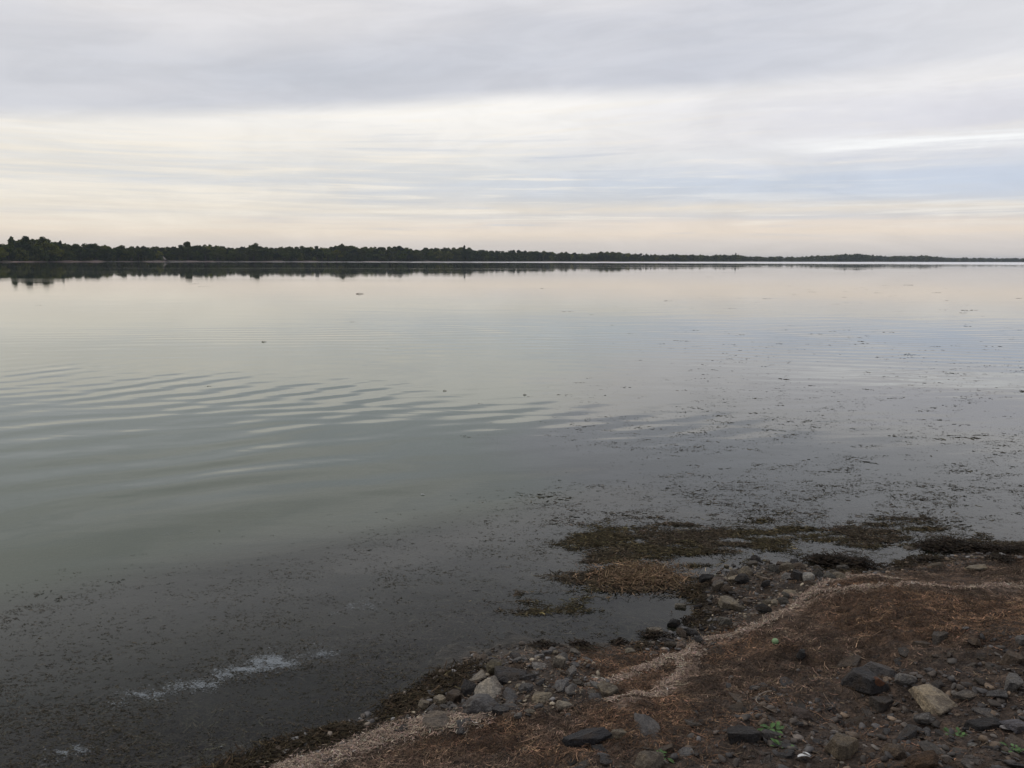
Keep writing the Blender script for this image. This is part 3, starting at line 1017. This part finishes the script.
# pale scum drifting in streaks
M_scum, t = new_mat('scum')
d1 = t.new('ShaderNodeBsdfDiffuse'); t.put(d1.inputs[0], (0.36, 0.40, 0.43, 1))
tr = t.new('ShaderNodeBsdfTransparent')
mm = t.new('ShaderNodeMixShader'); mm.inputs[0].default_value = 0.30
t.l.new(tr.outputs[0], mm.inputs[1]); t.l.new(d1.outputs[0], mm.inputs[2])
out(t, mm.outputs[0])
VV = []; FF = []; nb_ = 0
for line, nn, wd in (([(110, 703), (160, 692), (205, 684), (250, 668), (300, 658), (330, 650)], 11000, 4.0),
                     ([(238, 668), (262, 664), (290, 660)], 7000, 4.0),
                     ([(328, 614), (352, 609), (384, 603)], 900, 2.6), ([(160, 533), (185, 534), (196, 533)], 300, 2.0),
                     ([(40, 765), (70, 752), (88, 746)], 900, 3.5)):
    ln = np.array(line, float); seg = np.hypot(*np.diff(ln, axis=0).T); cum = np.r_[0, np.cumsum(seg)]
    tt = rng.uniform(0, cum[-1], nn)
    keep = rng.random(nn) < ss(fbm(tt * 0.09, 0 * tt, 13, 3), 0.35, 0.65) + 0.30
    tt = tt[keep]
    q9 = 0.35 + 1.3 * fbm(tt * 0.05, 0 * tt, 33, 3)
    u = np.interp(tt, cum, ln[:, 0]) + rng.normal(0, wd * 1.5, len(tt)); v = np.interp(tt, cum, ln[:, 1]) + rng.standard_t(3, len(tt)) * wd * 0.5 * q9 + (fbm(tt * 0.08, 0 * tt, 37, 3) - .5) * 12
    kk_ = rng.random(len(u)) < 0.15 + ss(fbm(u * 0.14, v * 0.3, 39, 3), 0.38, 0.6); u, v, tt = u[kk_], v[kk_], tt[kk_]
    for (x, y), rd in zip(on_plane(u, v), rng.gamma(1.3, 0.0007, len(tt)) + 0.0013):
        a0 = rng.uniform(0, 6.28)
        z = 0.0025 + rng.random() * 0.002
        for k in range(6):
            a = a0 + k * math.pi / 3; q_ = rd * rng.uniform(0.6, 1.3)
            VV.append((x + q_ * math.cos(a) * 1.4, y + q_ * math.sin(a), z))
        FF.append(range(nb_, nb_ + 6)); nb_ += 6
tag(mesh_np('scum', VV, np.array([list(f) for f in FF]), 6, M_scum), 'pale bluish scum drifting in streaks on the shallow water', 'scum', kind='stuff')


# ------------------------------------------------------------------ stones
def ico(sub):
    bm = bmesh.new()
    bmesh.ops.create_icosphere(bm, subdivisions=sub, radius=1.0)
    V = np.array([v_.co[:] for v_ in bm.verts]); Fc = np.array([[v_.index for v_ in f.verts] for f in bm.faces])
    bm.free()
    return V / np.linalg.norm(V, axis=1)[:, None], Fc


ICO4, ICO1, ICO2 = ico(5), ico(2), ico(3)


def rock_verts(base, seed, planes, flat=1.0, rough=0.02, slab=False, block=False):
    r = np.random.default_rng(seed)
    if slab or block:                  # split stone: a ring of broken sides, a bed face above and below
        k_ = planes
        a = np.arange(k_) * 2 * math.pi / k_ + r.uniform(-0.35, 0.35, k_) * (5.0 / k_)
        nrm = np.stack([np.cos(a), np.sin(a), r.uniform(-0.35, 0.45, k_)], -1)
        off = r.uniform(0.55, 0.95, k_)
        th = r.uniform(0.22, 0.34) if slab else r.uniform(0.5, 0.65)
        tops = np.array([[r.normal(0, .12), r.normal(0, .12), 1], [r.normal(0, .3), r.normal(0, .3), 1], [r.normal(0, .1), r.normal(0, .1), -1]])
        nrm = np.vstack([nrm, tops]); off = np.r_[off, th, th * 1.12, th]
        cap = 1.5
    else:
        nrm = r.normal(size=(planes, 3)); off = r.uniform(0.62, 0.95, planes); cap = 1.1
    nrm /= np.linalg.norm(nrm, axis=1)[:, None]
    dd = base @ nrm.T
    rad = np.min(np.where(dd > 0.05, off[None] / np.maximum(dd, 0.05), 9.0), axis=1)
    rad = np.minimum(rad, cap)
    v_ = base * rad[:, None]
    nz = (fbm(base[:, 0] * 3 + 5 + seed, base[:, 1] * 3 + base[:, 2] * 2.3, seed, 5, 0.6) - .5) * 2
    v_ = v_ * (1 + rough * nz)[:, None]
    ext = np.abs(v_[:, :2]).max()
    v_ = v_ / ext * 0.5
    v_[:, 2] *= flat
    return v_


PROTO = {}
def proto(kind, seed):
    key = (kind, seed)
    if key not in PROTO:
        if kind == 'slab':
            v_ = rock_verts(ICO4[0], seed, {30: 4, 1: 4}.get(seed, 4 + seed % 3), 1.0, 0.04, slab=True)
        elif kind == 'block':
            v_ = rock_verts(ICO4[0], seed, 5 + seed % 2, 0.9, 0.05, block=True)
        else:
            v_ = rock_verts(ICO4[0], seed, 40, 0.75, 0.09)
        PROTO[key] = mesh_np('stone', v_, ICO4[1], 3, M_stone, smooth=False, link=False)
    return PROTO[key]


def stone(u, v, wpx, kind, seed, c, label, group=None, tilt=(0, 0), rz=None, asp=1.0, hz=1.0, sink=0.35, name='stone', cat='stone'):
    """a stone seen at (u, v), wpx pixels wide, lying on the ground"""
    if u is None:
        x, y = v
    else:
        x, y = on_ground(np.array([u], float), np.array([v], float)); x, y = float(x[0]), float(y[0])
    d = math.hypot(math.hypot(x, y), EYE)
    sz = wpx * d / F
    me = proto(kind, seed)
    o = bpy.data.objects.new(name, me)
    C.objects.link(o)
    zmin = min(v_.co.z for v_ in me.vertices) if 'zmin' not in me else me['zmin']
    me['zmin'] = zmin
    gz = float(ground_h(np.array([x]), np.array([y]))[0])
    o.scale = (sz, sz * asp, sz * hz)
    o.location = (x, y, gz - zmin * sz * hz * (1 - 2 * sink))
    o.rotation_euler = (tilt[0], tilt[1], random.uniform(0, 6.28) if rz is None else rz)
    o.color = (*c, 1)
    tag(o, label, cat, group)
    return o


TAN = (0.29, 0.25, 0.185); PALE = (0.40, 0.355, 0.285); GREY = (0.15, 0.147, 0.146); LGREY = (0.23, 0.222, 0.212)
DARK = (0.045, 0.042, 0.041); BRN = (0.11, 0.082, 0.058); BLK = (0.018, 0.017, 0.017); SLATE = (0.073, 0.070, 0.070)
NAMED = [
    # u, v, width, kind, seed, colour, label, tilt, rz, aspect, height, sink
    (490, 693, 40, 'slab', 1, (0.36, 0.33, 0.28), 'largest pale tilted slab among the stones at the water edge', (0.35, 0.20), 0.6, 0.95, 0.9, .12),
    (481, 711, 42, 'round', 2, GREY, 'rounded grey boulder just below the largest pale tilted slab', (0.1, -0.1), 0.2, 0.7, 0.8, .25),
    (560, 667, 15, 'block', 3, PALE, 'small pale squared stone standing upright at the water edge', (0.1, 0.2), 0.3, 0.7, 1.5, .1),
    (541, 700, 26, 'slab', 4, TAN, 'tan flat stone right of the largest pale slab', (0.3, 0.1), 0.1, 0.7, 1.0, .2),
    (493, 671, 18, 'round', 5, (0.17, 0.15, 0.10), 'tan rounded stone behind the largest pale slab', (0, 0), 0.3, 0.9, 1.0, .2),
    (455, 698, 24, 'block', 6, BRN, 'brown blocky stone left of the largest pale slab', (0.1, 0.1), 0.2, 0.8, 0.9, .25),
    (468, 692, 18, 'slab', 7, SLATE, 'grey wedge stone leaning against the largest pale slab', (0.4, -0.3), 1.2, 0.8, 1.0, .15),
    (512, 680, 34, 'slab', 8, SLATE, 'dark slate plate behind the largest pale slab', (0.2, 0.1), 0.0, 0.7, 0.8, .3),
    (566, 707, 22, 'slab', 9, PALE, 'pale long stone at the edge of the brown weed below the cluster', (0.1, 0.0), 0.1, 0.5, 0.8, .2),
    (526, 690, 16, 'block', 10, GREY, 'small grey block between the pale slab and the tan flat stone', (0.2, 0.3), 0.8, 0.8, 1.0, .25),
    (572, 692, 18, 'slab', 11, LGREY, 'light stone plate on edge right of the tan flat stone', (0.7, 0.2), 1.0, 0.7, 1.0, .2),
    (424, 707, 14, 'block', 12, TAN, 'small tan stone at the left end of the waterside cluster', (0, 0.2), 0.3, 0.8, 1.0, .25),
    (440, 722, 46, 'slab', 13, (0.21, 0.18, 0.15), 'wide flat pinkish slab half buried in the strand line', (0.05, 0.0), 0.15, 0.5, 0.5, .3),
    (586, 741, 52, 'slab', 14, (0.05, 0.05, 0.055), 'long dark slab half sunk in the brown weed', (0.12, -0.05), 0.25, 0.4, 0.6, .3),
    (619, 736, 22, 'block', 15, TAN, 'tan stone beside the long dark slab in the weed', (0.1, 0), 0.1, 0.6, 0.7, .3),
    (655, 632, 22, 'slab', 16, TAN, 'tan wedge-shaped stone at the edge of the still pool', (0.1, 0.15), 0.1, 0.6, 1.0, .1),
    (674, 625, 15, 'round', 17, BLK, 'small black stone in the pool right of the tan wedge', (0, 0), 0.3, 0.8, 1.0, .15),
    (680, 606, 18, 'slab', 18, (0.22, 0.20, 0.15), 'flat tan stone lying alone in the pool below the reed heap', (0.05, 0), 0.1, 0.6, 0.9, .1),
    (705, 583, 18, 'round', 19, BLK, 'black stone at the left end of the wet pebble patch', (0, 0), 0.4, 0.8, 1.0, .2),
    (719, 583, 16, 'round', 20, (0.19, 0.15, 0.12), 'pinkish flat stone right of the black stone by the pebble patch', (0, 0), 0.2, 0.7, 0.8, .25),
    (808, 580, 15, 'round', 21, (0.42, 0.41, 0.38), 'white rounded stone, brightest of the wet pebble patch', (0, 0), 0.2, 0.9, 1.0, .2),
    (787, 580, 15, 'round', 22, LGREY, 'light grey stone just left of the white one', (0, 0), 0.2, 0.9, 0.9, .2),
    (729, 605, 24, 'slab', 23, TAN, 'tan broken stone below the wet pebble patch', (0.15, 0.1), 0.3, 0.8, 0.9, .25),
    (796, 563, 14, 'slab', 24, GREY, 'thin grey plate standing on edge by the pool', (1.1, 0.2), 0.7, 0.7, 0.9, .2),
    (747, 604, 14, 'block', 25, BRN, 'brown stone right of the tan broken stone', (0.1, 0.1), 0.6, 0.8, 0.9, .25),
    (682, 648, 13, 'round', 26, (0.22, 0.17, 0.14), 'small pinkish stone on the bend of the strand line', (0, 0), 0.3, 0.9, 0.9, .25),
    (630, 653, 14, 'slab', 27, TAN, 'small tan flat stone below the still pool', (0.1, 0.1), 0.2, 0.7, 1.0, .2),
    (865, 688, 38, 'block', 28, (0.055, 0.052, 0.052), 'large dark boulder with a rusty patch on its right', (0.1, 0.05), 0.3, 0.8, 0.95, .2),
    (880, 706, 26, 'block', 29, (0.085, 0.075, 0.066), 'grey-brown block just below the large dark boulder', (0.15, 0.1), 0.5, 0.8, 0.9, .25),
    (932, 705, 40, 'slab', 30, (0.36, 0.30, 0.215), 'pale buff angular slab, the lightest large stone in the rubble', (0.30, 0.10), 0.55, 0.95, 0.8, .12),
    (840, 756, 30, 'block', 31, (0.19, 0.155, 0.11), 'upright tan block near the bottom edge of the rubble', (0.1, 0.15), 0.4, 0.85, 1.25, .12),
    (895, 757, 20, 'round', 32, (0.17, 0.125, 0.085), 'small tan rounded stone right of the upright tan block', (0, 0), 0.2, 0.9, 1.0, .2),
    (1013, 688, 18, 'block', 33, LGREY, 'light grey block near the right edge of the rubble', (0.2, 0.1), 0.2, 0.8, 1.1, .15),
    (999, 697, 18, 'slab', 34, GREY, 'grey plate leaning left of the light grey block', (0.7, 0.5), 2.2, 0.6, 1.0, .2),
    (1010, 662, 22, 'block', 35, (0.14, 0.105, 0.075), 'brown stone at the top of the rubble by the right edge', (0.1, 0.0), 0.2, 0.8, 0.9, .25),
    (922, 767, 34, 'round', 36, (0.12, 0.075, 0.045), 'long brown stone at the bottom edge of the rubble', (0, 0), 0.1, 0.5, 0.8, .25),
    (650, 768, 30, 'round', 37, (0.20, 0.17, 0.13), 'tan stone at the bottom edge below the brown weed', (0, 0), 0.2, 0.8, 0.9, .25),
    (685, 755, 18, 'slab', 38, (0.22, 0.215, 0.21), 'pale grey chip lying in the dark gravel at the bottom', (0.1, 0.0), 0.2, 0.7, 0.8, .2),
    (925, 722, 20, 'round', 39, LGREY, 'light grey flat stone just under the pale buff slab', (0.05, 0), 0.1, 0.6, 0.7, .2),
    (801, 658, 13, 'round', 40, DARK, 'small dark stone lying alone on the brown weed', (0, 0), 0.8, 0.6, 0.9, .2),
    (989, 729, 38, 'slab', 41, DARK, 'long black slab lying flat in the rubble', (0.1, 0.0), 0.1, 0.4, 0.7, .2),
    (1016, 727, 24, 'slab', 42, (0.18, 0.175, 0.195), 'lilac-grey slab right of the long black slab', (0.1, 0.0), 0.1, 0.6, 0.7, .2),
    (966, 697, 26, 'slab', 43, (0.20, 0.18, 0.155), 'pale thin slab right of the pale buff slab', (0.15, 0.1), 0.2, 0.5, 0.6, .2),
    (972, 746, 12, 'slab', 44, (0.42, 0.42, 0.40), 'small whitish sliver of stone in the gravel', (0.1, 0.0), 0.2, 0.4, 0.7, .2),
    (905, 683, 22, 'round', 45, LGREY, 'smooth grey stone right of the large dark boulder', (0.0, 0.0), 0.1, 0.6, 0.7, .25),
    (800, 715, 26, 'slab', 46, (0.13, 0.10, 0.085), 'pinkish-brown slab left of the upright tan block', (0.2, 0.3), 2.3, 0.6, 0.9, .2),
    (742, 737, 34, 'slab', 47, DARK, 'flat black slab beside the green sprig', (0.12, 0), 0.2, 0.6, 0.7, .25),
    (910, 548, 16, 'slab', 48, (0.17, 0.14, 0.10), 'tan flat stone among the dark weed clumps at the right', (0.05, 0), 0.1, 0.6, 0.7, .2),
    (975, 570, 22, 'slab', 49, TAN, 'pale flat stone behind the brown weed near the right edge', (0.1, 0), 0.1, 0.5, 0.7, .2),
    (935, 567, 18, 'slab', 50, (0.16, 0.13, 0.09), 'brownish flat stone left of the pale one behind the weed', (0.1, 0), 0.3, 0.5, 0.7, .2),
]
used = []
for (u, v, wpx, kind, seed, c, lab, tl, rz, asp, hz, sink) in NAMED:
    o = stone(u, v, wpx, kind, seed, c, lab, None, tl, rz, asp, hz, sink)
    used.append((o.location.x, o.location.y, max(o.scale) * 0.5))
    if seed == 28:                     # the rusty patch: a thin crust on the boulder's skin
        me = proto(kind, seed)
        vv = np.array([q_.co[:] for q_ in me.vertices]); ff = np.array([p_.vertices[:] for p_ in me.polygons])
        # centre of the patch: facing the camera, right of middle
        loc = (Euler(o.rotation_euler).to_matrix().inverted() @ Vector((0.55, -0.75, 0.35))).normalized()
        vn = vv / np.linalg.norm(vv, axis=1)[:, None]
        ok = (vn @ np.array(loc[:])) > 0.93 + 0.05 * (fbm(vv[:, 0] * 14, vv[:, 2] * 14, 5, 3) - .5)
        fs = ff[ok[ff].all(axis=1)]
        if len(fs):
            ids = np.unique(fs); mp = np.zeros(len(vv), int); mp[ids] = np.arange(len(ids))
            pv = vv[ids] * 1.012
            pt = mesh_np('rust_patch', pv, mp[fs], 3, M_rust, parent=o)
            pt['label'] = 'rusty orange patch'

# many further stones of each patch
def fill(n, poly, wr, kinds, cols, label, group, seed, hzr=(0.6, 1.0), snk=(0.28, 0.48)):
    r_ = np.random.default_rng(seed)
    xs_ = [p_[0] for p_ in poly]; ys_ = [p_[1] for p_ in poly]
    k = 0; tries = 0
    while k < n and tries < n * 60:
        tries += 1
        x = r_.uniform(min(xs_), min(max(xs_), 5.2)); y = r_.uniform(max(min(ys_), 2.9), max(ys_))
        if zone_d(np.array([x]), np.array([y]), poly)[0] < -0.03: continue
        if abs(x) > y * 0.66 + 0.1: continue
        sz = wr[0] * (wr[1] / wr[0]) ** (r_.random() ** 1.8)
        if any((x - a) ** 2 + (y - b) ** 2 < (0.7 * c_ + 0.22 * sz) ** 2 for a, b, c_ in used): continue
        if float(ground_h(np.array([x]), np.array([y]))[0]) < -0.02: continue
        used.append((x, y, sz * 0.5))
        kd = kinds[r_.integers(len(kinds))]
        c = np.array(cols[r_.integers(len(cols))]) * math.exp(r_.normal(0, 0.25))
        d = math.hypot(math.hypot(x, y), EYE)
        stone(None, (x, y), sz * F / d, kd, 60 + int(r_.integers(7)), tuple(c), label, group,
              (r_.normal(0, 0.16), r_.normal(0, 0.16)), r_.uniform(0, 6.28), r_.uniform(0.45, 0.95), r_.uniform(*hzr), r_.uniform(*snk))
        k += 1


fill(120, ZC, (0.06, 0.23), ['slab', 'slab', 'slab', 'slab', 'block'], [DARK, SLATE, (0.085, 0.072, 0.06), (0.10, 0.08, 0.063), BRN, (0.06, 0.052, 0.046), (0.12, 0.112, 0.105)], 'dark flat stone in the rubble spread over the lower right', 'stones of the lower right rubble', 5, (0.35, 0.65), (0.34, 0.58))
fill(62, ZA, (0.06, 0.17), ['slab', 'slab', 'block', 'block'], [GREY, LGREY, SLATE, TAN, GREY, (0.20, 0.18, 0.15)], 'small stone packed in the cluster round the largest pale slab', 'stones of the waterside cluster', 6, (0.4, 0.8), (0.15, 0.36))
fill(58, ZB, (0.07, 0.15), ['round', 'round', 'slab', 'block'], [BRN, (0.13, 0.11, 0.085), (0.12, 0.115, 0.10), TAN, DARK], 'small wet stone of the pebble patch beside the pool', 'stones of the wet pebble patch', 8, (0.7, 1.1), (0.1, 0.28))

# pebbles and chips, too many to count
def pebbles(n, dens, seed, smin, smax, cols):
    r_ = np.random.default_rng(seed)
    x, y = scatter(n, (-2.6, 5.2), (2.4, 7.6), dens, seed)
    B, Fc = ICO1
    shapes = [rock_verts(B, 300 + k_, 4 + k_ % 3 if k_ < 8 else 12, 0.9, 0.03, slab=k_ < 6, block=k_ in (6, 7)) for k_ in range(10)]
    sz = smin * (smax / smin) ** (r_.random(n) ** 2.0)
    gz = ground_h(x, y)
    V = np.zeros((n, len(B), 3))
    for k_ in range(n):
        b = shapes[r_.integers(10)]
        e = Euler((r_.normal(0, .3), r_.normal(0, .3), r_.uniform(0, 6.28))).to_matrix()
        b = (b * np.array([1, r_.uniform(.45, 1), r_.uniform(.35, .8)])) @ np.array(e).T
        V[k_] = b * sz[k_] + np.array([x[k_], y[k_], gz[k_] + sz[k_] * 0.12])
    fc = (Fc[None] + (np.arange(n) * len(B))[:, None, None]).reshape(-1, 3)
    c = np.array(cols)[r_.integers(len(cols), size=n)] * np.exp(r_.normal(-0.15, .45, n))[:, None]
    return V.reshape(-1, 3), fc, np.repeat(c, len(B), axis=0)


a1 = pebbles(7000, lambda x, y: ss(zone_d(x, y, ZC) + (fbm(x * 3, y * 3, 5, 3) - .5) * 0.8, -0.05, 0.4), 91, 0.012, 0.07, [DARK, SLATE, BRN, (0.10, 0.09, 0.08), (0.08, 0.068, 0.058), (0.06, 0.05, 0.043)])
a2 = pebbles(2200, lambda x, y: np.maximum(ss(zone_d(x, y, ZA), -0.1, 0.05), ss(zone_d(x, y, ZB), -0.1, 0.05)), 92, 0.012, 0.045, [BRN, GREY, TAN, DARK, (0.12, 0.10, 0.08)])
a3 = pebbles(2600, lambda x, y: ss(sdist(x, y), -0.10, 0.0) * ss(sdist(x, y), 0.42, 0.15) * ss(fbm(x * 2, y * 2, 141, 2), 0.35, 0.6), 93, 0.014, 0.065, [BRN, GREY, DARK, DARK, BRN, (0.12, 0.10, 0.08)])
V_, Q_, C_ = join([a1, a2, a3])
tag(mesh_np('pebbles', V_, Q_, 3, M_pebble, C_), 'dark pebbles and chips filling the gaps between the shore stones', 'pebbles', kind='stuff')

# ------------------------------------------------------------------ small things on the shore
M_green, t = new_mat('green_skin')
n = t.noise(pos(t), 80, 3, 0.6)
out(t, bsdf(t, t.ramp(n, [(0.3, (0.13, 0.23, 0.10)), (0.7, (0.24, 0.35, 0.19))]), 0.5))
M_shell, t = new_mat('shell')
n = t.noise(pos(t), 60, 4, 0.6)
out(t, bsdf(t, t.ramp(n, [(0.3, (0.45, 0.47, 0.48)), (0.7, (0.72, 0.73, 0.72))]), 0.5))
M_twig, t = new_mat('twig')
n = t.noise(pos(t), 60, 4, 0.6)
out(t, bsdf(t, t.ramp(n, [(0.3, (0.12, 0.10, 0.08)), (0.7, (0.24, 0.20, 0.16))]), 0.85))


def at(u, v):
    x, y = on_ground(np.array([u], float), np.array([v], float))
    x, y = float(x[0]), float(y[0])
    return x, y, max(float(ground_h(np.array([x]), np.array([y]))[0]), 0.0)


x, y, z = at(775, 645)
b = ICO2[0] * np.array([0.020, 0.018, 0.019])
b[:, 2] -= 0.004 * np.exp(-((b[:, 0] ** 2 + b[:, 1] ** 2) / 0.00003)) * np.sign(b[:, 2]) * (b[:, 2] > 0)
o = mesh_np('fruit', b, ICO2[1], 3, M_green, smooth=True)
o.location = (x, y, z + 0.024)
tag(o, 'small pale green round fruit lying on the brown weed', 'fruit')

# a broken shell: two curved white valves
def valve(seed):
    V = []; Fc = []
    for i_ in range(7):
        for j_ in range(9):
            a = math.pi * (j_ / 8 - 0.5) * 0.95; rr_ = i_ / 6
            V.append((rr_ * math.sin(a), rr_ * math.cos(a), 0.35 * (1 - (rr_ * 0.95) ** 2) + 0.02 * math.cos(a * 12) * rr_))
    for i_ in range(6):
        for j_ in range(8):
            k_ = i_ * 9 + j_
            Fc.append((k_, k_ + 1, k_ + 10, k_ + 9))
    return np.array(V), np.array(Fc)
v1, f1 = valve(0)
v2 = v1 * np.array([0.8, 0.7, 1]) @ np.array(Euler((0.9, 0.3, 2.0)).to_matrix()).T + np.array([0.6, 0.5, 0.1])
vv = np.concatenate([v1, v2]) * 0.028
x, y, z = at(804, 762)
o = mesh_np('shell', vv, np.concatenate([f1, f1 + len(v1)]), 4, M_shell, smooth=True)
sm = o.modifiers.new('thick', 'SOLIDIFY'); sm.thickness = 0.002
o.location = (x, y, z + 0.02)
tag(o, 'tiny bright white broken shell near the bottom edge', 'shell')


def tube_mesh(name, pts, r0, r1, mat, n=6):
    V = []; Fc = []
    for k_, p_ in enumerate(pts):
        f = k_ / (len(pts) - 1); rr_ = r0 + (r1 - r0) * f
        d = Vector(pts[min(k_ + 1, len(pts) - 1)]) - Vector(pts[max(k_ - 1, 0)])
        d.normalize()
        a = d.cross(Vector((0.1, 0.2, 1))).normalized(); b_ = d.cross(a)
        for j_ in range(n):
            th = 2 * math.pi * j_ / n
            V.append(tuple(Vector(p_) + (a * math.cos(th) + b_ * math.sin(th)) * rr_))
    for k_ in range(len(pts) - 1):
        for j_ in range(n):
            Fc.append((k_ * n + j_, k_ * n + (j_ + 1) % n, (k_ + 1) * n + (j_ + 1) % n, (k_ + 1) * n + j_))
    return mesh_np(name, V, np.array(Fc), 4, mat, smooth=True)


x, y, z = at(772, 706)
pts = [(0.075 * math.cos(a), 0.10 * math.sin(a), 0.02 + 0.012 * math.sin(a * 2)) for a in np.linspace(1.2, 4.6, 14)]
o = tube_mesh('twig', pts, 0.004, 0.002, M_twig)
o.location = (x, y, z)
tag(o, 'pale curved twig bent like a hook on the dark gravel', 'twig')


def sprig(u, v, size, n, label, seed, group=None):
    x, y, z = at(u, v)
    root = bpy.data.objects.new('green_sprig', None)
    C.objects.link(root)
    root.location = (x, y, z)
    tag(root, label, 'plant', group)
    r_ = random.Random(seed)
    VV = []; FF = []; CC = []
    SV = []; SF = []
    for k_ in range(n):
        a = r_.uniform(0, 6.28); L_ = size * r_.uniform(0.5, 1.0); up_ = r_.uniform(0.25, 0.8)
        bx, by = r_.uniform(-size, size) * 0.5, r_.uniform(-size, size) * 0.3
        d = Vector((math.cos(a), math.sin(a), up_)).normalized(); sd = Vector((-math.sin(a), math.cos(a), 0))
        p0 = Vector((bx, by, 0.005)); b0 = len(VV)
        for j_ in range(6):
            f = j_ / 5; wv = L_ * 0.16 * math.sin(math.pi * (0.06 + 0.9 * f)); p_ = p0 + d * L_ * (0.3 + 0.7 * f) + Vector((0, 0, -0.25 * L_ * f * f))
            VV += [tuple(p_ - sd * wv), tuple(p_ + Vector((0, 0, -wv * 0.3))), tuple(p_ + sd * wv)]
        g_ = r_.uniform(0.7, 1.3)
        CC += [(0.06 * g_, 0.125 * g_, 0.035 * g_)] * 18
        for j_ in range(5):
            for s_ in (0, 1):
                i0 = b0 + j_ * 3 + s_
                FF.append((i0, i0 + 1, i0 + 4, i0 + 3))
        b1 = len(SV); q0 = p0; q1 = p0 + d * L_ * 0.34
        for q_ in (q0, q1):
            for th in (0, 2.09, 4.19):
                SV.append((q_.x + 0.0016 * math.cos(th), q_.y + 0.0016 * math.sin(th), q_.z))
        for j_ in range(3):
            SF.append((b1 + j_, b1 + (j_ + 1) % 3, b1 + 3 + (j_ + 1) % 3, b1 + 3 + j_))
    mesh_np('leaves', VV, np.array(FF), 4, M_leaf, np.array(CC), smooth=True, parent=root)
    mesh_np('stems', SV, np.array(SF), 4, M_leaf, np.tile((0.07, 0.11, 0.035), (len(SV), 1)), smooth=True, parent=root)


sprig(773, 733, 0.075, 22, 'brightest green sprig growing beside the flat black slab', 1)
sprig(782, 748, 0.05, 10, 'small dull green sprig just below the brightest one', 2)
sprig(660, 758, 0.06, 12, 'low dark green sprig by the tan stone at the bottom edge', 3)
sprig(1012, 752, 0.06, 14, 'yellowish green sprig in the gravel at the right edge', 4)
sprig(955, 738, 0.05, 14, 'sparse low green sprig in the gravel right of centre of the rubble', 5)

# bits floating on the lake
def floater(name, u, v, wpx, hpx, label, cat, mat, seed):
    xy = on_plane(np.array([u], float), np.array([v], float))[0]
    d = math.hypot(xy[0], xy[1])
    r_ = random.Random(seed)
    L_ = wpx * d / F; hgt = hpx * d / F
    pts = [(L_ * (f - 0.5), r_.uniform(-.12, .12) * L_, hgt * (0.15 + 0.7 * math.sin(math.pi * min(f * 1.2, 1)) * r_.uniform(.6, 1))) for f in np.linspace(0, 1, 8)]
    o = tube_mesh(name, pts, hgt * 0.4, hgt * 0.15, mat)
    o.location = (xy[0], xy[1], 0.0)
    tag(o, label, cat)


floater('drift_branch', 360, 294, 7, 1.0, 'dark bent branch floating far out on the left of the lake', 'branch', M_twig, 1)
floater('drift_branch', 264, 342, 4.5, 0.9, 'short dark stick floating on the lake left of centre', 'branch', M_twig, 2)
floater('drift_branch', 525, 395, 3, 1.2, 'small dark stub floating in the middle of the lake', 'branch', M_bark, 3)
floater('drift_branch', 445, 391, 3.6, 1.1, 'small grey stub floating left of the middle of the lake', 'branch', M_twig, 4)
floater('feather', 423, 495, 4, 1.2, 'tiny white feather afloat on the greenish near water', 'feather', M_shell, 5)

# ------------------------------------------------------------------ the hazy evening air over the lake
M_haze, t = new_mat('haze')
vol = t.new('ShaderNodeVolumePrincipled')
vol.inputs['Color'].default_value = (0.76, 0.87, 1.0, 1)
vol.inputs['Density'].default_value = HAZE
vol.inputs['Anisotropy'].default_value = 0.0
out(t, None, vol.outputs[0])
hx0, hx1, hy0, hy1, hz0, hz1 = -9200, 9200, -3200, 9200, -4.5, 32
hv = [(x_, y_, z_) for z_ in (hz0, hz1) for y_ in (hy0, hy1) for x_ in (hx0, hx1)]
tag(mesh_np('haze', hv, np.array([(0, 2, 3, 1), (4, 5, 7, 6), (0, 1, 5, 4), (2, 6, 7, 3), (0, 4, 6, 2), (1, 3, 7, 5)]), 4, M_haze), 'thin bluish haze over the lake', 'haze', kind='stuff')
